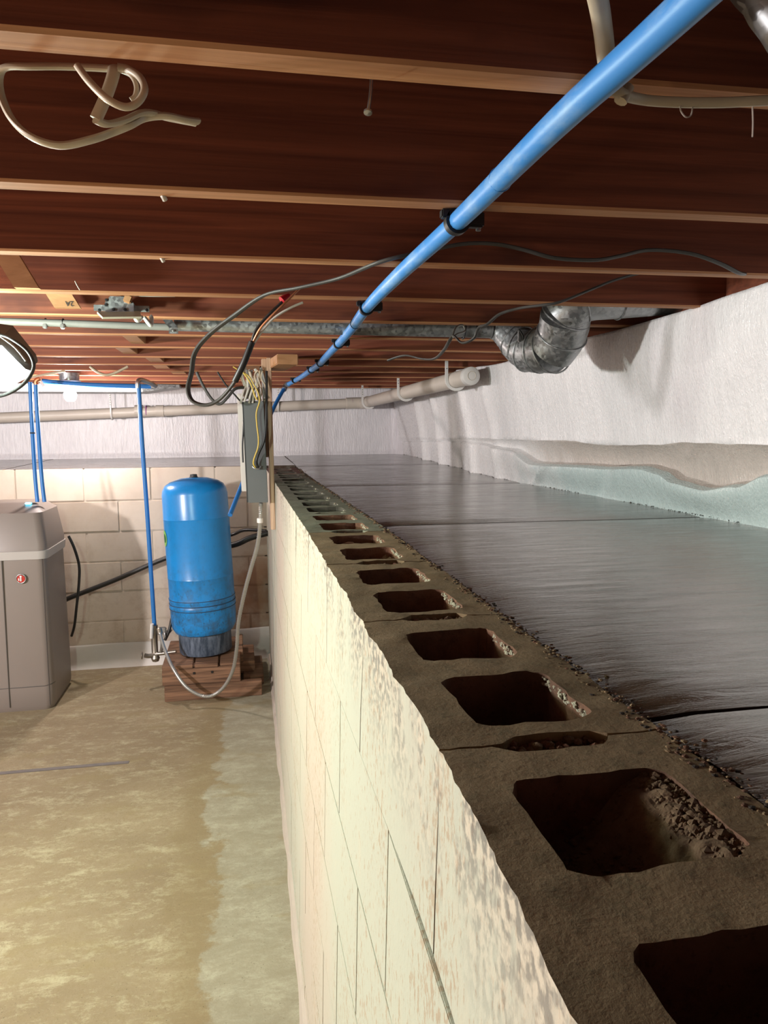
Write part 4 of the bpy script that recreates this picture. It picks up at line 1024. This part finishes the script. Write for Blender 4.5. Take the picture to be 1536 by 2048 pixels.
def loft(secs, mat, cap0=True, cap1=True):
    mb = MB(); n_ = len(secs[0]); vs = [v for s_ in secs for v in s_]; fs = []
    for i in range(len(secs) - 1):
        for k in range(n_): a_, b_ = i * n_ + k, i * n_ + (k + 1) % n_; fs.append((a_, b_, b_ + n_, a_ + n_))
    if cap0: fs.append(list(range(n_))[::-1])
    if cap1: fs.append([(len(secs) - 1) * n_ + k for k in range(n_)])
    return mb.add(vs, fs, mat)
zb1 = at(60, 1118, yf).z; zb2 = at(60, 1102, yf).z; zt = at(60, 1007, yf + .13).z
loft([sect(0, -.012), sect(.03, .0), sect(.12, .002), sect(zb1, -.004)], 'softener').build('body', so, fix=True)
loft([sect(zb1 - .002, .006), sect(zb2, .010)], 'softener_band').build('band', so, fix=True)
lid = loft([sect(zb2, .004), sect(zb2 + .03, .004, .004), sect(zb2 + .20, -.006, .055, .35), sect(zt - .02, -.016, .11, .8), sect(zt, -.035, .14, 1.0)], 'softener').build('lid', so, fix=True)
for z_, nm in ((at(60, 1372, yf).z, 'kick_seam'),):
    mb = MB(); pts = [p for p in sect(z_, .001) if p.y < yf + .05]; pts.sort(key=lambda p: p.x); mb.tube([p + Vector((0, -.001, -.012 * (1 - ((p.x + 1.27) / .2) ** 2))) for p in pts], .0022, 'softener_seam', 6, 0); mb.build(nm, so)
for px, qx in ((3, 19), (84, 100)):
    A, B = at(px, 1118, yf - .010), at(qx, 1400, yf - .010); mb = MB(); mb.tube([Vector((A.x, yf - .008, A.z)), Vector((B.x, yf - .008, .03))], .0028, 'softener_seam', 6, 0); mb.build('panel_seam', so)
p_ = at(43, 1157, yf - .006); p_.y = yf - .012
mb = MB(); mb.lathe([(0, -.006), (.020, -.005), (.0215, 0)], p_, 'badge_red', 24, (0, 1, 0)); mb.torus(p_ + Vector((0, -.003, 0)), .0235, .003, 'steel', (0, 1, 0)); bd_ = mb.build('badge', so)
mb = MB(); mb.box(p_ + Vector((-.0035, -.009, -.013)), p_ + Vector((.0035, -.006, .006)), 'whitep', .001); mb.lathe([(0, -.003), (.0055, -.002), (.0055, 0)], p_ + Vector((.0, -.006, .012)), 'whitep', 12, (0, 1, 0)); mb.box(p_ + Vector((-.013, -.0085, -.010)), p_ + Vector((-.007, -.006, .004)), 'whitep', .001); mb.build('badge_mark', bd_)
mb = MB(); p_ = at(57, 1013, yf + .15); mb.box((p_.x - .016, p_.y - .01, zt - .006), (p_.x + .016, p_.y + .016, zt + .004), 'led', .003); mb.build('indicator', lid)
cable('softener_hose', [(137, 1072, 4.62), (148, 1095, 4.62), (158, 1130, 4.64), (158, 1165, 4.64), (153, 1215, 4.64), (149, 1250, 4.66), (143, 1272, 4.69)], .008, 'black', 'thin black hose curving down beside the softener', 'hose')
for i in range(11):
    p_ = atz(2 + i * 3.1 + R.uniform(-2, 2), 1411 + R.uniform(-2, 3), .004); mb = MB(); mb.box(p_ - Vector((.006, .005, .004)), p_ + Vector((.006, .005, .004)), 'whitep', .003, Matrix.Rotation(R.uniform(0, 3), 3, 'Z'))
    o = mb.build('salt_pellet'); tag(o, 'white salt pellet spilled on the floor at the softener foot', 'salt pellet', 'salt pellets spilled by the softener')

# ---------------------------------------------------------------- pressure tank on its skid
ZS = .213
tk = thing('pressure_tank', (-.30, 4.47, ZS), 'tall bright blue pressure tank leaning slightly on wooden skids', 'tank')
base = at(413, 1316, 4.45); base.z = ZS; base.y = 4.45
top = at(387, 951, 4.45)
axs = (top - base).normalized(); H = (top - base).length
def frac(f_): return H * f_
mb = MB(); mb.lathe([(.150, 0.0), (.154, .006), (.155, H * .12)], base, 'skirt', 40, axs); mb.build('base_ring', tk)
mb = MB(); mb.lathe([(.152, H * .115), (.172, H * .122), (.187, H * .15), (.191, H * .19), (.191, H * .262), (.194, H * .268), (.194, H * .278), (.191, H * .284), (.191, H * .302), (.194, H * .308), (.1925, H * .318), (.190, H * .33), (.190, H * .435), (.1915, H * .438), (.190, H * .442), (.190, H * .765), (.1915, H * .768), (.190, H * .771), (.188, H * .90), (.183, H * .925), (.168, H * .95), (.14, H * .968), (.08, H * .985), (.0, H * .992)], base, 'tank', 64, axs); mb.build('shell', tk)
for f_ in (.262, .29, .318, .118): 
    mb = MB(); mb.torus(base + axs * H * f_, .1925 if f_ > .2 else .158, .0022, 'tank_seam', axs, 56, 6); mb.build('seam_ring', tk)
mb = MB(); mb.lathe([(.030, 0), (.030, .006), (.022, .012), (.020, .026), (.0, .028)], base + axs * H * .982, 'box_dark', 20, axs); mb.build('valve_cap', tk)
# oval sticker wrapped on the shell
mb = MB(); vs = [];  cz = H * .665; zax = Vector((0, 0, 1)).rotation_difference(axs)
def onshell(th, z, r=.1915): return base + zax @ Vector((r * math.cos(th), r * math.sin(th), z))
th0 = math.radians(180 + 17)
for (ra, rz, r_, mt, nm) in ((.19, .048, .1922, 'green', 'sticker'), (.12, .026, .1930, 'greendk', 'sticker_print')):
    mb = MB(); vs = [onshell(th0, cz, r_ )] + [onshell(th0 + ra * math.cos(q * PI / 12), cz + rz * math.sin(q * PI / 12), r_) for q in range(24)]
    mb.add(vs, [(0, 1 + q, 1 + (q + 1) % 24) for q in range(24)], mt); mb.build(nm, tk)
# skid
sk = thing('tank_skid', (-.2, 4.45, 0), 'stack of weathered boards carrying the blue tank', 'skid')
def plank(lo, hi, mat='oldboard', rot=0):
    mb = MB(); mb.box(lo, hi, mat, .003, Matrix.Rotation(rot, 3, 'Z')); mb.build('board', sk)
plank((-.460, 4.18, 0), (.085, 4.218, .089)); plank((-.470, 4.19, .0895), (-.035, 4.228, .183))
plank((-.455, 4.60, 0), (.02, 4.64, .089)); plank((-.455, 4.60, .0895), (-.03, 4.64, .183))
plank((-.47, 4.19, .184), (-.30, 4.72, .2035)); plank((-.29, 4.19, .184), (-.16, 4.74, .2035)); plank((-.15, 4.20, .184), (-.035, 4.74, .2035))
plank((-.02, 4.36, 0), (.10, 4.76, .06)); plank((-.06, 4.45, .0605), (.05, 4.80, .125))
plank((-.05, 4.40, .13), (-.018, 4.44, .30))
for x in (-.20, -.30 + .0):
    mb = MB(); mb.box((x, 4.186, .150), (x + .012, 4.19, .162), 'black'); mb.build('nail_hole', sk)

# ---------------------------------------------------------------- valves and pipework at the tank
vv = thing('valve_assembly', at(325, 1285, 4.42), 'brass and nickel valve cluster feeding the blue tank', 'valve')
def vt(pl, r, mat, nm, sm=4, n_=12): mb = MB(); mb.tube([at(*p) for p in pl], r, mat, n_, sm); return mb.build(nm, vv)
mb = MB(); p0, p1 = at(304, 1248, 4.46), at(303, 1276, 4.46); mb.tube([p0, p1], .017, 'whitep', 10, 0, .6); mb.build('white_handle', vv)
vt([(309, 1250, 4.5), (309, 1285, 4.5), (311, 1318, 4.48)], .019, 'chrome', 'valve_body')
mb = MB(); mb.lathe([(0, -.026), (.019, -.019), (.026, 0), (.019, .019), (0, .026)], at(311, 1316, 4.48), 'chrome', 16); mb.build('tee_ball', vv)
vt([(311, 1310, 4.48), (298, 1312, 4.47), (290, 1311, 4.46)], .014, 'chrome', 'boiler_drain')
mb = MB(); mb.torus(at(284, 1311, 4.45), .019, .004, 'chrome', (1, 0, 0)); mb.box(at(284, 1311, 4.45) - Vector((.002, .013, .0025)), at(284, 1311, 4.45) + Vector((.002, .013, .0025)), 'chrome'); mb.build('drain_wheel', vv)
vt([(311, 1308, 4.48), (330, 1306, 4.47), (352, 1303, 4.46)], .012, 'chrome', 'tank_feed')
vt([(318, 1262, 4.46), (324, 1285, 4.46), (322, 1305, 4.47)], .009, 'steel', 'steel_nipple')
mb = MB(); p_ = at(324, 1262, 4.47); mb.box(p_ - Vector((.026, .02, .022)), p_ + Vector((.026, .02, .022)), 'cable_lt', .006); mb.build('pressure_switch', vv)
vt([(330, 1280, 4.45), (338, 1262, 4.45), (343, 1240, 4.47), (345, 1230, 4.5)], .009, 'blackpipe', 'black_elbow')
vt([(336, 1265, 4.46), (342, 1258, 4.46)], .012, 'steel', 'hose_clamp', 0)
mb = MB(); p_ = at(330, 1275, 4.44); mb.lathe([(0, 0), (.008, .002), (.008, .02), (.004, .03)], p_, 'steel', 12); mb.build('gauge_stub', vv)
# black pipes running along the far wall
cable('black_pipe', [(120, 1205, 4.86), (146, 1193, 4.86), (230, 1160, 4.86), (330, 1117, 4.85), (400, 1098, 4.80), (466, 1090, 4.72), (500, 1076, 4.70), (536, 1066, 4.68)], [.0155] * 4 + [.019] * 4, 'blackpipe', 'thick black pipe slanting across the far block wall', 'pipe')
cable('black_pipe', [(400, 1085, 4.86), (462, 1070, 4.86), (490, 1060, 4.80), (532, 1062, 4.72)], .011, 'blackpipe', 'thinner black pipe emerging beside the tank just over the thick one', 'pipe')
# tape on the floor
A, B = atz(-30, 1549, .0008), atz(258, 1524, .0008)
mb = MB(); d_ = Vector((0, .028, 0)); vs = []
for i in range(13): p_ = A.lerp(B, i / 12); e = .002 * nz(i * 1.7); vs += [p_ - d_ * (.5 + e * 20), p_ + d_ * (.5 - e * 20)]
mb.add([v + Vector((0, 0, .0006)) for v in vs], [(i * 2, i * 2 + 2, i * 2 + 3, i * 2 + 1) for i in range(12)], 'tape')
mb.add([(v.x, v.y, .0001) for v in vs], [(i * 2, i * 2 + 1, i * 2 + 3, i * 2 + 2) for i in range(12)], 'tape')
o = mb.build('tape_strip', smooth=False); tag(o, 'strip of scuffed grey tape stuck on the concrete floor', 'tape')

for o in bpy.data.objects:
    if '_w' in o: del o['_w']
